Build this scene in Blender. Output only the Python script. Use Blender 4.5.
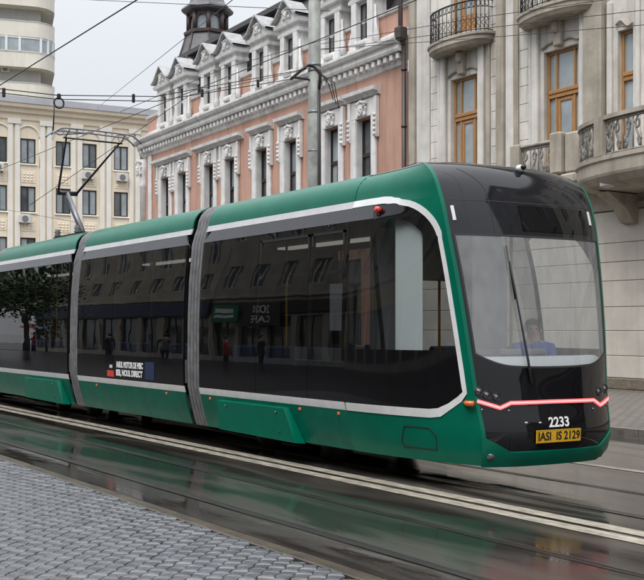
import bpy, bmesh, math, random
from mathutils import Vector, Matrix
random.seed(7)
R = math.radians
for o in list(bpy.data.objects): bpy.data.objects.remove(o)
scene = bpy.context.scene
COL = scene.collection

# ------------------------------------------------------------------ camera
FPX, CXP, HYP, VXP, EYE = 1050.0, 322.0, 328.0, -390.0, 1.65
TH = math.atan((CXP - VXP) / FPX)
FW = (-math.cos(TH), math.sin(TH)); RT = (math.sin(TH), math.cos(TH))
cd = bpy.data.cameras.new('camera'); cam = bpy.data.objects.new('camera', cd); COL.objects.link(cam)
cd.sensor_fit = 'HORIZONTAL'; cd.angle = 2 * math.atan(322 / FPX); cd.shift_y = 38 / 644
cd.clip_start = 0.1; cd.clip_end = 3000
cam.location = (0, 0, EYE); cam.rotation_euler = (R(90), 0, math.atan2(-FW[0], FW[1]))
scene.camera = cam
scene.render.resolution_x = 1024; scene.render.resolution_y = 922

# ------------------------------------------------------------------ world, sun, exposure
SUN_EL, SUN_AZ = R(58), R(150)
w = bpy.data.worlds.new('World'); scene.world = w; w.use_nodes = True
nt = w.node_tree; nt.nodes.clear()
def wn(t, **k):
    n = nt.nodes.new(t)
    for a, b in k.items(): setattr(n, a, b)
    return n
sky = wn('ShaderNodeTexSky', sky_type='NISHITA', sun_disc=False, sun_elevation=SUN_EL, sun_rotation=SUN_AZ)
sky.dust_density = 4.0; sky.air_density = 1.0
geo = wn('ShaderNodeTexCoord'); sep = wn('ShaderNodeSeparateXYZ'); nt.links.new(geo.outputs['Generated'], sep.inputs[0])
mx = wn('ShaderNodeMath', operation='MAXIMUM'); nt.links.new(sep.outputs['Z'], mx.inputs[0]); mx.inputs[1].default_value = 0
sq = wn('ShaderNodeMath', operation='POWER'); nt.links.new(mx.outputs[0], sq.inputs[0]); sq.inputs[1].default_value = 1.7
ma = wn('ShaderNodeMath', operation='MULTIPLY_ADD'); nt.links.new(sq.outputs[0], ma.inputs[0]); ma.inputs[1].default_value = 11.5; ma.inputs[2].default_value = 4.95
ns = wn('ShaderNodeTexNoise'); ns.inputs['Scale'].default_value = 2.2; ns.inputs['Detail'].default_value = 3
nt.links.new(geo.outputs['Generated'], ns.inputs['Vector'])
mn = wn('ShaderNodeMapRange'); nt.links.new(ns.outputs['Fac'], mn.inputs['Value']); mn.inputs['To Min'].default_value = 0.95; mn.inputs['To Max'].default_value = 1.05
mm = wn('ShaderNodeMath', operation='MULTIPLY'); nt.links.new(ma.outputs[0], mm.inputs[0]); nt.links.new(mn.outputs[0], mm.inputs[1])
sc_ = wn('ShaderNodeVectorMath', operation='SCALE'); sc_.inputs[0].default_value = (0.955, 0.985, 1.04); nt.links.new(mm.outputs[0], sc_.inputs['Scale'])
mix = wn('ShaderNodeMixRGB'); mix.inputs['Fac'].default_value = 0.92
nt.links.new(sky.outputs[0], mix.inputs[1]); nt.links.new(sc_.outputs[0], mix.inputs[2])
bg = wn('ShaderNodeBackground'); bg.inputs['Strength'].default_value = 0.10; nt.links.new(mix.outputs[0], bg.inputs['Color'])
out = wn('ShaderNodeOutputWorld'); nt.links.new(bg.outputs[0], out.inputs[0])
sd = bpy.data.lights.new('sun', 'SUN'); sun = bpy.data.objects.new('sun', sd); COL.objects.link(sun)
sd.energy = 1.5; sd.angle = R(40); sd.color = (1, 0.97, 0.93); sun.location = (0, -20, 60)
# light comes from the camera's side of the street, high up
sdir = Vector((math.cos(SUN_EL) * 0.45, -math.cos(SUN_EL) * 0.89, math.sin(SUN_EL)))
sun.rotation_euler = sdir.to_track_quat('Z', 'Y').to_euler()
scene.view_settings.view_transform = 'Standard'; scene.view_settings.look = 'None'
scene.view_settings.exposure = 0.58; scene.view_settings.gamma = 1.0
scene.render.engine = 'CYCLES'
scene.cycles.use_denoising = True
scene.cycles.max_bounces = 7; scene.cycles.transparent_max_bounces = 10
scene.cycles.caustics_reflective = False; scene.cycles.caustics_refractive = False
scene.cycles.sample_clamp_indirect = 6.0

# ------------------------------------------------------------------ pixel helpers (a pixel gives a direction)
def ray(u, v): return (FW[0] * FPX + RT[0] * (u - CXP), FW[1] * FPX + RT[1] * (u - CXP), HYP - v)
def atY(u, v, Y):
    d = ray(u, v); t = Y / d[1]; return Vector((d[0] * t, Y, EYE + d[2] * t))
def proj(p):
    zz = p[0] * FW[0] + p[1] * FW[1]; xx = p[0] * RT[0] + p[1] * RT[1]
    return (CXP + FPX * xx / zz, HYP - FPX * (p[2] - EYE) / zz, zz)

# ------------------------------------------------------------------ materials
MATS = {}
def lin(c):
    return tuple(((x / 255) / 12.92 if x / 255 <= 0.04045 else ((x / 255 + 0.055) / 1.055) ** 2.4) for x in c)
def mat(name, col, rough=0.5, metal=0.0, var=0.0, vscale=3.0, bump=0.0, bscale=40.0, stretch=(1, 1, 1), spec=0.5, coat=0.0,
        emit=None, estr=0.0, col2=None, streak=0.0):
    m = bpy.data.materials.new(name); m.use_nodes = True; n = m.node_tree.nodes; l = m.node_tree.links
    b = n['Principled BSDF']
    b.inputs['Base Color'].default_value = (*col, 1); b.inputs['Roughness'].default_value = rough
    b.inputs['Metallic'].default_value = metal; b.inputs['Specular IOR Level'].default_value = spec
    if coat: b.inputs['Coat Weight'].default_value = coat; b.inputs['Coat Roughness'].default_value = 0.06
    if emit: b.inputs['Emission Color'].default_value = (*emit, 1); b.inputs['Emission Strength'].default_value = estr
    if var or bump or streak:
        g = n.new('ShaderNodeNewGeometry'); mp = n.new('ShaderNodeMapping'); l.new(g.outputs['Position'], mp.inputs[0])
        mp.inputs['Scale'].default_value = stretch
    if var or streak:
        t = n.new('ShaderNodeTexNoise'); t.inputs['Scale'].default_value = vscale; t.inputs['Detail'].default_value = 6
        t.inputs['Roughness'].default_value = 0.62
        l.new(mp.outputs[0], t.inputs['Vector'])
        cr = n.new('ShaderNodeValToRGB'); l.new(t.outputs['Fac'], cr.inputs[0])
        c2 = col2 if col2 else tuple(c * (1 - var) for c in col)
        cr.color_ramp.elements[0].position = 0.32; cr.color_ramp.elements[1].position = 0.68
        cr.color_ramp.elements[0].color = (*c2, 1)
        cr.color_ramp.elements[1].color = (*[min(1, c * (1 + var * 0.4)) for c in col], 1)
        src = cr.outputs[0]
        if streak:   # rain streaks and soot running down a wall
            mp2 = n.new('ShaderNodeMapping'); l.new(g.outputs['Position'], mp2.inputs[0]); mp2.inputs['Scale'].default_value = (2.6, 2.6, 0.22)
            t2 = n.new('ShaderNodeTexNoise'); t2.inputs['Scale'].default_value = 1.5; t2.inputs['Detail'].default_value = 7; l.new(mp2.outputs[0], t2.inputs['Vector'])
            mr = n.new('ShaderNodeMapRange'); l.new(t2.outputs['Fac'], mr.inputs['Value'])
            mr.inputs['From Min'].default_value = 0.48; mr.inputs['From Max'].default_value = 0.72
            mr.inputs['To Min'].default_value = 0; mr.inputs['To Max'].default_value = streak
            mxn = n.new('ShaderNodeMixRGB'); l.new(mr.outputs[0], mxn.inputs['Fac']); l.new(src, mxn.inputs[1])
            mxn.inputs[2].default_value = (col[0] * 0.42, col[1] * 0.38, col[2] * 0.33, 1); src = mxn.outputs[0]
        l.new(src, b.inputs['Base Color'])
    if bump:
        tb = n.new('ShaderNodeTexNoise'); tb.inputs['Scale'].default_value = bscale; tb.inputs['Detail'].default_value = 4
        l.new(mp.outputs[0], tb.inputs['Vector'])
        bp = n.new('ShaderNodeBump'); bp.inputs['Strength'].default_value = bump; bp.inputs['Distance'].default_value = 0.01
        l.new(tb.outputs['Fac'], bp.inputs['Height']); l.new(bp.outputs[0], b.inputs['Normal'])
    MATS[name] = m; return m
def glass(name, tint, ior=1.5, wav=0.0, rough=0.0, haze=0.0):
    m = bpy.data.materials.new(name); m.use_nodes = True; n = m.node_tree.nodes; l = m.node_tree.links; n.clear()
    o = n.new('ShaderNodeOutputMaterial'); tr = n.new('ShaderNodeBsdfTransparent'); tr.inputs[0].default_value = (*tint, 1)
    gl = n.new('ShaderNodeBsdfGlossy'); gl.inputs['Roughness'].default_value = rough
    fr = n.new('ShaderNodeFresnel'); gb = n.new('ShaderNodeNewGeometry'); mi = n.new('ShaderNodeMath'); mi.operation = 'MULTIPLY_ADD'
    l.new(gb.outputs['Backfacing'], mi.inputs[0]); mi.inputs[1].default_value = 1 / ior - ior; mi.inputs[2].default_value = ior; l.new(mi.outputs[0], fr.inputs['IOR'])   # thin pane: same reflection from both faces
    ms = n.new('ShaderNodeMixShader'); l.new(fr.outputs[0], ms.inputs[0]); l.new(tr.outputs[0], ms.inputs[1]); l.new(gl.outputs[0], ms.inputs[2])
    last = ms.outputs[0]
    if wav:
        g = n.new('ShaderNodeNewGeometry'); t = n.new('ShaderNodeTexNoise'); t.inputs['Scale'].default_value = 1.3; t.inputs['Detail'].default_value = 2
        l.new(g.outputs['Position'], t.inputs['Vector'])
        bp = n.new('ShaderNodeBump'); bp.inputs['Strength'].default_value = wav; bp.inputs['Distance'].default_value = 0.02
        l.new(t.outputs['Fac'], bp.inputs['Height']); l.new(bp.outputs[0], gl.inputs['Normal']); l.new(bp.outputs[0], fr.inputs['Normal'])
    if haze:  # uneven grey haze mixed into the pane, paling it like reflected sky
        g2 = n.new('ShaderNodeNewGeometry'); t2 = n.new('ShaderNodeTexNoise'); t2.inputs['Scale'].default_value = 9; t2.inputs['Detail'].default_value = 8
        mp = n.new('ShaderNodeMapping'); mp.inputs['Scale'].default_value = (1, 1, 0.6); l.new(g2.outputs['Position'], mp.inputs[0]); l.new(mp.outputs[0], t2.inputs['Vector'])
        mr = n.new('ShaderNodeMapRange'); l.new(t2.outputs['Fac'], mr.inputs['Value']); mr.inputs['From Min'].default_value = 0.2; mr.inputs['From Max'].default_value = 0.8
        mr.inputs['To Min'].default_value = haze * 0.5; mr.inputs['To Max'].default_value = haze
        df = n.new('ShaderNodeBsdfDiffuse'); df.inputs[0].default_value = (0.5, 0.5, 0.5, 1)
        m2 = n.new('ShaderNodeMixShader'); l.new(mr.outputs[0], m2.inputs[0]); l.new(last, m2.inputs[1]); l.new(df.outputs[0], m2.inputs[2]); last = m2.outputs[0]
    l.new(last, o.inputs[0]); MATS[name] = m; return m
def wetroad(name, base, base2):
    """wet asphalt: streaky films of water (smooth) over rough stone, tyre-polished along the street"""
    m = bpy.data.materials.new(name); m.use_nodes = True; n = m.node_tree.nodes; l = m.node_tree.links; b = n['Principled BSDF']
    g = n.new('ShaderNodeNewGeometry')
    def noise(scale, st, det=5, dist=0.0):
        mp = n.new('ShaderNodeMapping'); mp.inputs['Scale'].default_value = st; l.new(g.outputs['Position'], mp.inputs[0])
        t = n.new('ShaderNodeTexNoise'); t.inputs['Scale'].default_value = scale; t.inputs['Detail'].default_value = det; t.inputs['Distortion'].default_value = dist
        l.new(mp.outputs[0], t.inputs['Vector']); return t.outputs['Fac']
    film = noise(1.6, (0.22, 1.5, 1), 7, 0.6); fine = noise(90, (1, 1, 1), 3); big = noise(0.5, (0.35, 1, 1), 4)
    cr = n.new('ShaderNodeValToRGB'); l.new(big, cr.inputs[0]); cr.color_ramp.elements[0].position = 0.35; cr.color_ramp.elements[1].position = 0.68
    cr.color_ramp.elements[0].color = (*base, 1); cr.color_ramp.elements[1].color = (*base2, 1)
    mg = n.new('ShaderNodeMixRGB'); mg.blend_type = 'MULTIPLY'; mg.inputs['Fac'].default_value = 0.5; l.new(cr.outputs[0], mg.inputs[1])
    fr = n.new('ShaderNodeMapRange'); l.new(fine, fr.inputs['Value']); fr.inputs['From Min'].default_value = 0.3; fr.inputs['From Max'].default_value = 0.7; fr.inputs['To Min'].default_value = 0.4; fr.inputs['To Max'].default_value = 1.5
    l.new(fr.outputs[0], mg.inputs[2])
    wf = n.new('ShaderNodeMapRange'); l.new(film, wf.inputs['Value']); wf.inputs['From Min'].default_value = 0.40; wf.inputs['From Max'].default_value = 0.64; wf.inputs['To Min'].default_value = 0.34; wf.inputs['To Max'].default_value = 1.0
    mw = n.new('ShaderNodeVectorMath'); mw.operation = 'SCALE'; l.new(mg.outputs[0], mw.inputs[0]); l.new(wf.outputs[0], mw.inputs['Scale']); l.new(mw.outputs[0], b.inputs['Base Color'])   # soaked stone is darker
    rr = n.new('ShaderNodeMapRange'); l.new(film, rr.inputs['Value']); rr.inputs['From Min'].default_value = 0.43; rr.inputs['From Max'].default_value = 0.66
    rr.inputs['To Min'].default_value = 0.02; rr.inputs['To Max'].default_value = 0.21; l.new(rr.outputs[0], b.inputs['Roughness'])
    bs = n.new('ShaderNodeMapRange'); l.new(film, bs.inputs['Value']); bs.inputs['From Min'].default_value = 0.4; bs.inputs['From Max'].default_value = 0.65
    bs.inputs['To Min'].default_value = 0.01; bs.inputs['To Max'].default_value = 0.22
    bp = n.new('ShaderNodeBump'); bp.inputs['Distance'].default_value = 0.004; l.new(bs.outputs[0], bp.inputs['Strength']); l.new(fine, bp.inputs['Height'])
    rip = noise(7, (0.5, 1.4, 1), 3); bp2 = n.new('ShaderNodeBump'); bp2.inputs['Distance'].default_value = 0.01; bp2.inputs['Strength'].default_value = 0.06
    l.new(rip, bp2.inputs['Height']); l.new(bp.outputs[0], bp2.inputs['Normal']); l.new(bp2.outputs[0], b.inputs['Normal'])
    b.inputs['Specular IOR Level'].default_value = 0.7
    MATS[name] = m; return m

G_TRAM = (0.0, 0.135, 0.082)
wetroad('asphalt', (0.042, 0.037, 0.032), (0.100, 0.090, 0.078))
mat('pave_sheet', (0.035, 0.035, 0.036), 0.35, var=0.5, vscale=8)
mat('paver', (0.125, 0.131, 0.142), 0.20, var=0.55, vscale=5.5, bump=0.30, bscale=90)
mat('kerb', (0.16, 0.15, 0.13), 0.35, var=0.4, vscale=6, bump=0.3)
mat('kerb_flush', (0.095, 0.078, 0.058), 0.28, var=0.5, vscale=5, bump=0.3, stretch=(0.4, 1, 1))
mat('line_paint', (0.46, 0.42, 0.345), 0.25, var=0.5, vscale=9, bump=0.25, stretch=(0.5, 1.5, 1))
mat('rail_steel', (0.20, 0.19, 0.18), 0.24, metal=0.85, var=0.4, vscale=10, stretch=(0.3, 1, 1))
mat('rail_groove', (0.012, 0.011, 0.010), 0.5)
mat('manhole', (0.06, 0.055, 0.05), 0.4, metal=0.5)
mat('tram_green', G_TRAM, 0.26, spec=0.22, var=0.12, vscale=2, streak=0.12)
mat('tram_green_dull', (0.0, 0.125, 0.079), 0.34, spec=0.2, var=0.25, vscale=4, streak=0.4)
mat('tram_white', (0.72, 0.72, 0.72), 0.25, coat=0.3, var=0.10, vscale=5)
mat('tram_silver', (0.48, 0.49, 0.50), 0.35, var=0.12, vscale=5)
mat('tram_grey', (0.055, 0.057, 0.064), 0.15, spec=0.35, var=0.12, vscale=3)
mat('tram_black', (0.005, 0.005, 0.006), 0.04, spec=0.45)
mat('tram_cowl', (0.014, 0.0145, 0.017), 0.06, spec=0.42)
mat('tram_roof', (0.10, 0.10, 0.10), 0.5)
mat('rubber', (0.02, 0.02, 0.021), 0.55)
mat('bellows', (0.17, 0.172, 0.178), 0.55, var=0.35, vscale=8)
mat('bellows_dark', (0.018, 0.018, 0.019), 0.6)
mat('underframe', (0.008, 0.007, 0.007), 0.8, spec=0.05, var=0.4, vscale=6)
mat('bogie_steel', (0.05, 0.035, 0.03), 0.5, metal=0.4, var=0.5, vscale=12)
mat('lamp_amber', (0.75, 0.13, 0.015), 0.25, coat=0.5)
mat('lamp_red', (0.62, 0.035, 0.02), 0.25, coat=0.5)
mat('led_red', (0.7, 0.1, 0.1), 0.3, emit=(1.0, 0.12, 0.13), estr=0.75)
mat('led_core', (0.8, 0.3, 0.3), 0.3, emit=(1.0, 0.34, 0.34), estr=0.9)
mat('lamp_chrome', (0.16, 0.16, 0.17), 0.15, metal=0.9)
mat('lamp_lens', (0.09, 0.09, 0.1), 0.03, coat=1.0)
mat('plate_yellow', (0.72, 0.40, 0.02), 0.35, var=0.12, vscale=20)
mat('ink_black', (0.012, 0.012, 0.012), 0.4)
mat('ink_white', (0.8, 0.8, 0.8), 0.4)
mat('ink_red', (0.62, 0.05, 0.03), 0.4)
mat('ink_blue', (0.012, 0.025, 0.075), 0.4)
mat('inner_white', (0.62, 0.66, 0.66), 0.5)
mat('inner_grey', (0.17, 0.175, 0.18), 0.6)
mat('inner_floor', (0.08, 0.08, 0.085), 0.6)
mat('seat_red', (0.28, 0.03, 0.03), 0.7)
mat('seat_blue', (0.03, 0.05, 0.12), 0.7)
mat('grab_yellow', (0.55, 0.33, 0.03), 0.35)
mat('dash_white', (0.68, 0.70, 0.70), 0.45)
mat('cabin_lamp', (0.8, 0.8, 0.75), 0.5, emit=(1, 0.94, 0.82), estr=0.35)
glass('tram_glass', (0.34, 0.35, 0.36), 1.75, wav=0.075)
glass('cab_glass', (0.74, 0.77, 0.77), 1.5, wav=0.02)
glass('windshield_glass', (0.82, 0.85, 0.86), 1.9, wav=0.02, haze=0.34)
glass('display_glass', (0.35, 0.36, 0.38), 1.5)
mat('arm_grey', (0.22, 0.23, 0.25), 0.35, metal=0.5)
mat('arm_dark', (0.03, 0.03, 0.034), 0.4, metal=0.4)
mat('wire', (0.02, 0.02, 0.021), 0.5)
mat('wire_copper', (0.07, 0.065, 0.06), 0.45, metal=0.5)
mat('pole_paint', (0.30, 0.315, 0.29), 0.55, var=0.4, vscale=2.5, col2=(0.17, 0.18, 0.165), bump=0.2, bscale=20, streak=0.5)
mat('stone', (0.69, 0.66, 0.605), 0.8, var=0.28, vscale=0.9, bump=0.4, bscale=25, streak=0.7)
mat('stone_warm', (0.43, 0.385, 0.32), 0.82, var=0.32, vscale=1.1, bump=0.45, bscale=25, streak=0.5)
mat('stone_light', (0.68, 0.66, 0.62), 0.8, var=0.2, vscale=1.4, bump=0.35, bscale=30, streak=0.4)
mat('stone_course', (0.60, 0.55, 0.485), 0.75, var=0.16, vscale=1.3, bump=0.35, bscale=30, streak=0.25)
mat('stone_joint', (0.36, 0.325, 0.28), 0.9)
mat('stone_ornament', (0.27, 0.255, 0.23), 0.8, var=0.4, vscale=5, bump=0.4, bscale=40)
mat('granite', (0.20, 0.165, 0.125), 0.45, var=0.35, vscale=10, bump=0.2)
mat('wood_orange', (0.43, 0.215, 0.075), 0.42, var=0.25, vscale=6, stretch=(4, 4, 0.5))
mat('pane_pale', (0.33, 0.385, 0.41), 0.06, coat=0.6, var=0.3, vscale=0.9)
mat('pane_grey', (0.12, 0.14, 0.15), 0.05, coat=0.6, var=0.5, vscale=0.8)
mat('pane_dark', (0.07, 0.085, 0.09), 0.04, coat=0.6, var=0.5, vscale=0.9)
mat('iron', (0.018, 0.018, 0.02), 0.5)
mat('pink', (0.53, 0.315, 0.24), 0.8, var=0.16, vscale=0.8, bump=0.25, bscale=30, streak=0.42)
mat('pink_trim', (0.76, 0.755, 0.745), 0.7, var=0.2, vscale=2.2, bump=0.25, bscale=25, streak=0.42)
mat('frame_brown', (0.035, 0.024, 0.02), 0.5)
mat('slate', (0.085, 0.08, 0.085), 0.5, var=0.4, vscale=6, bump=0.6, bscale=14)
mat('slate_light', (0.095, 0.094, 0.102), 0.4, var=0.3, vscale=3)
mat('copper_brown', (0.075, 0.05, 0.045), 0.5, var=0.3, vscale=4)
mat('pipe_brown', (0.05, 0.034, 0.03), 0.45)
mat('cream', (0.82, 0.725, 0.575), 0.8, var=0.10, vscale=0.5, streak=0.10)
mat('cream_trim', (0.82, 0.79, 0.72), 0.8, var=0.10, vscale=0.8, streak=0.12)
mat('coping_grey', (0.42, 0.42, 0.42), 0.6, var=0.3, vscale=3)
mat('zinc', (0.36, 0.37, 0.39), 0.4, var=0.15, vscale=1.2)
mat('ac_white', (0.62, 0.61, 0.58), 0.5)
mat('tower_cream', (0.76, 0.73, 0.64), 0.8, var=0.08, vscale=0.5, streak=0.15)
mat('tower_grey', (0.50, 0.50, 0.485), 0.8, var=0.1, vscale=0.6, streak=0.15)
mat('white_frame', (0.75, 0.76, 0.77), 0.4)
mat('far_wall_a', (0.38, 0.355, 0.315), 0.8, var=0.25, vscale=0.8, streak=0.4)
mat('far_wall_b', (0.46, 0.42, 0.35), 0.8, var=0.25, vscale=0.8, streak=0.4)
mat('far_wall_c', (0.20, 0.19, 0.185), 0.8, var=0.25, vscale=0.8, streak=0.4)
mat('sign_blue', (0.035, 0.05, 0.11), 0.5)
mat('sign_green', (0.01, 0.16, 0.08), 0.5)
mat('sign_tan', (0.34, 0.25, 0.11), 0.5)
mat('sign_dark', (0.03, 0.028, 0.028), 0.5)
mat('bark', (0.06, 0.045, 0.035), 0.85, var=0.4, vscale=6, bump=0.5)
mat('leaf', (0.06, 0.10, 0.03), 0.55, var=0.5, vscale=1.6)
mat('leaf_dark', (0.04, 0.075, 0.024), 0.55, var=0.4, vscale=1.6)
mat('skin', (0.45, 0.27, 0.19), 0.5)
mat('hair', (0.025, 0.018, 0.014), 0.6)
mat('shirt_blue', (0.02, 0.10, 0.42), 0.75)
mat('coat_dark', (0.025, 0.026, 0.03), 0.8); mat('coat_red', (0.33, 0.02, 0.02), 0.75); mat('coat_grey', (0.12, 0.12, 0.13), 0.8)
mat('trouser', (0.03, 0.032, 0.045), 0.8); mat('shoe', (0.015, 0.013, 0.012), 0.5)
mat('umbrella_red', (0.6, 0.015, 0.02), 0.5); mat('umbrella_blue', (0.16, 0.24, 0.38), 0.5)
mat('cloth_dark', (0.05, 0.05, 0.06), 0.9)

# ------------------------------------------------------------------ mesh helpers
class MB:
    def __init__(s): s.v = []; s.f = []; s.sm = []
    def add(s, vs, fs, smooth=False):
        k = len(s.v); s.v += [tuple(p) for p in vs]
        for f in fs: s.f.append(tuple(i + k for i in f)); s.sm.append(smooth)
        return s
    def box(s, x0, x1, y0, y1, z0, z1):
        vs = [(x, y, z) for z in (z0, z1) for y in (y0, y1) for x in (x0, x1)]
        return s.add(vs, [(0, 2, 3, 1), (4, 5, 7, 6), (0, 1, 5, 4), (2, 6, 7, 3), (0, 4, 6, 2), (1, 3, 7, 5)])
    def bbox(s, x0, x1, y0, y1, z0, z1, b=0.01):
        """box with chamfered edges"""
        cx, cy, cz = (x0 + x1) / 2, (y0 + y1) / 2, (z0 + z1) / 2; hx, hy, hz = (x1 - x0) / 2, (y1 - y0) / 2, (z1 - z0) / 2
        b = min(b, hx * .9, hy * .9, hz * .9); vs = []; idx = {}
        for sx in (-1, 1):
            for sy in (-1, 1):
                for sz in (-1, 1):
                    for a in range(3):
                        d = [hx, hy, hz]; e = [hx - b, hy - b, hz - b]; e[a] = d[a]
                        idx[(sx, sy, sz, a)] = len(vs); vs.append((cx + sx * e[0], cy + sy * e[1], cz + sz * e[2]))
        fs = []
        for sg in (-1, 1):
            fs.append([idx[(sg, a, c, 0)] for a, c in ((-1, -1), (1, -1), (1, 1), (-1, 1))][::sg])
            fs.append([idx[(a, sg, c, 1)] for a, c in ((-1, -1), (-1, 1), (1, 1), (1, -1))][::sg])
            fs.append([idx[(a, c, sg, 2)] for a, c in ((-1, -1), (1, -1), (1, 1), (-1, 1))][::sg])
        for a in (-1, 1):
            for c in (-1, 1):
                fs.append([idx[(-1, a, c, 1)], idx[(1, a, c, 1)], idx[(1, a, c, 2)], idx[(-1, a, c, 2)]][::(a * c)])
                fs.append([idx[(a, -1, c, 0)], idx[(a, 1, c, 0)], idx[(a, 1, c, 2)], idx[(a, -1, c, 2)]][::-(a * c)])
                fs.append([idx[(a, c, -1, 0)], idx[(a, c, 1, 0)], idx[(a, c, 1, 1)], idx[(a, c, -1, 1)]][::(a * c)])
        for a in (-1, 1):
            for c in (-1, 1):
                for e in (-1, 1): fs.append([idx[(a, c, e, 0)], idx[(a, c, e, 1)], idx[(a, c, e, 2)]][::(a * c * e)])
        return s.add(vs, fs)
    def prism(s, poly, axis, a0, a1, smooth=False):
        """2D polygon extruded along axis; poly coords fill the other two axes in xyz order"""
        n = len(poly); vs = []
        for a in (a0, a1):
            for p in poly:
                q = list(p); q.insert('xyz'.index(axis), a); vs.append(tuple(q))
        fs = [tuple(range(n))[::-1], tuple(range(n, 2 * n))]
        fs += [(i, (i + 1) % n, n + (i + 1) % n, n + i) for i in range(n)]
        return s.add(vs, fs, smooth)
    def tube(s, pts, r, seg=8, cap=True):
        pts = [Vector(p) for p in pts]; rs = r if isinstance(r, (list, tuple)) else [r] * len(pts)
        vs = []; up = None
        for i, p in enumerate(pts):
            t = (pts[min(i + 1, len(pts) - 1)] - pts[max(i - 1, 0)]).normalized()
            if up is None: up = Vector((0, 0, 1)) if abs(t.z) < 0.9 else Vector((1, 0, 0))
            a = t.cross(up)
            if a.length < 1e-5: a = t.orthogonal()
            a.normalize(); b = a.cross(t).normalized(); up = b
            for k in range(seg):
                c = 2 * math.pi * k / seg; vs.append(p + a * (rs[i] * math.cos(c)) + b * (rs[i] * math.sin(c)))
        fs = []
        for i in range(len(pts) - 1):
            for k in range(seg):
                fs.append((i * seg + k, i * seg + (k + 1) % seg, (i + 1) * seg + (k + 1) % seg, (i + 1) * seg + k))
        if cap: fs.append(tuple(range(seg))[::-1]); fs.append(tuple((len(pts) - 1) * seg + k for k in range(seg)))
        return s.add(vs, fs, True)
    def lathe(s, prof, c=(0, 0, 0), seg=16, smooth=True, a0=0):
        vs = []; n = len(prof)
        for r, z in prof:
            for k in range(seg):
                a = a0 + 2 * math.pi * k / seg; vs.append((c[0] + r * math.cos(a), c[1] + r * math.sin(a), c[2] + z))
        fs = [(i * seg + k, i * seg + (k + 1) % seg, (i + 1) * seg + (k + 1) % seg, (i + 1) * seg + k) for i in range(n - 1) for k in range(seg)]
        fs.append(tuple(range(seg))[::-1]); fs.append(tuple((n - 1) * seg + k for k in range(seg)))
        return s.add(vs, fs, smooth)
    def grid(s, rows, smooth=True, closed=False):
        n = len(rows[0]); vs = [p for r in rows for p in r]; fs = []
        for i in range(len(rows) - 1):
            for k in range(n if closed else n - 1):
                fs.append((i * n + k, i * n + (k + 1) % n, (i + 1) * n + (k + 1) % n, (i + 1) * n + k))
        return s.add(vs, fs, smooth)
    def disc(s, c, n, r, depth, seg=16):
        """short cylinder of radius r along n"""
        c = Vector(c); n = Vector(n).normalized()
        return s.tube([c, c + n * depth], r, seg)
    def ell(s, c, rx, ry, rz, seg=12, rings=8):
        rows = []
        for i in range(rings + 1):
            a = math.pi * i / rings - math.pi / 2; a = max(-1.55, min(1.55, a))
            rows.append([(c[0] + rx * math.cos(a) * math.cos(2 * math.pi * k / seg), c[1] + ry * math.cos(a) * math.sin(2 * math.pi * k / seg), c[2] + rz * math.sin(a)) for k in range(seg)])
        return s.grid(rows, True, True)
    def mesh(s, name, m, off=(0, 0, 0)):
        me = bpy.data.meshes.new(name)
        me.from_pydata([(p[0] - off[0], p[1] - off[1], p[2] - off[2]) for p in s.v], [], s.f)
        me.polygons.foreach_set('use_smooth', s.sm)
        me.materials.append(MATS[m] if isinstance(m, str) else m); me.update(); return me
    def build(s, name, m, parent=None, off=None):
        if off is None: off = parent['_base'] if parent is not None and '_base' in parent else (0, 0, 0)
        o = bpy.data.objects.new(name, s.mesh(name, m, off)); COL.objects.link(o)
        if parent is not None:
            o.parent = parent
            if '_base' in parent: o['_base'] = tuple(parent['_base'])
        return o
def tag(o, label=None, cat=None, group=None, kind=None):
    if label: o['label'] = label
    if cat: o['category'] = cat
    if group: o['group'] = group
    if kind: o['kind'] = kind
    return o
def thing(name, label, cat, base=(0, 0, 0), rotz=0.0, group=None, local=False):
    """an Empty at the thing's base. local=True: parts are given in the thing's own coordinates, else in world coordinates"""
    o = bpy.data.objects.new(name, None); COL.objects.link(o); o.location = base; o.rotation_euler = (0, 0, rotz)
    o.empty_display_size = 0.2
    o['_base'] = (0.0, 0.0, 0.0) if local else tuple(float(x) for x in base)
    return tag(o, label, cat, group)
def struct(name, mb, m): return tag(mb.build(name, m), kind='structure')
def copy_part(o, parent, loc):
    c = o.copy(); COL.objects.link(c); c.parent = parent; c.location = loc; return c
def text_mesh(body, size, extrude=0.002, bold=0.0, align='CENTER', space=1.0):
    cu = bpy.data.curves.new('t', 'FONT'); cu.body = body; cu.size = size; cu.extrude = extrude; cu.align_x = align; cu.align_y = 'CENTER'
    cu.offset = bold; cu.space_character = space; cu.resolution_u = 4
    to = bpy.data.objects.new('t', cu); COL.objects.link(to); dg = bpy.context.evaluated_depsgraph_get(); dg.update()
    me = bpy.data.meshes.new_from_object(to.evaluated_get(dg)); bpy.data.objects.remove(to); bpy.data.curves.remove(cu)
    return me
def place_mesh(name, me, mtx, m, parent):
    me.transform(mtx)
    b = parent['_base'] if parent is not None and '_base' in parent else (0, 0, 0)
    me.transform(Matrix.Translation((-b[0], -b[1], -b[2])))
    me.materials.clear(); me.materials.append(MATS[m]); o = bpy.data.objects.new(name, me); COL.objects.link(o); o.parent = parent; return o


# ================================================================== GROUND
struct('ground', MB().add([(-1500, -1500, -0.30), (1500, -1500, -0.30), (1500, 1500, -0.30), (-1500, 1500, -0.30)], [(0, 1, 2, 3)]), 'asphalt')
ROADX0, ROADX1 = -140.0, 60.0
struct('road', MB().box(ROADX0, ROADX1, 4.22, 12.9, -0.29, 0.0), 'asphalt')
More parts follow.
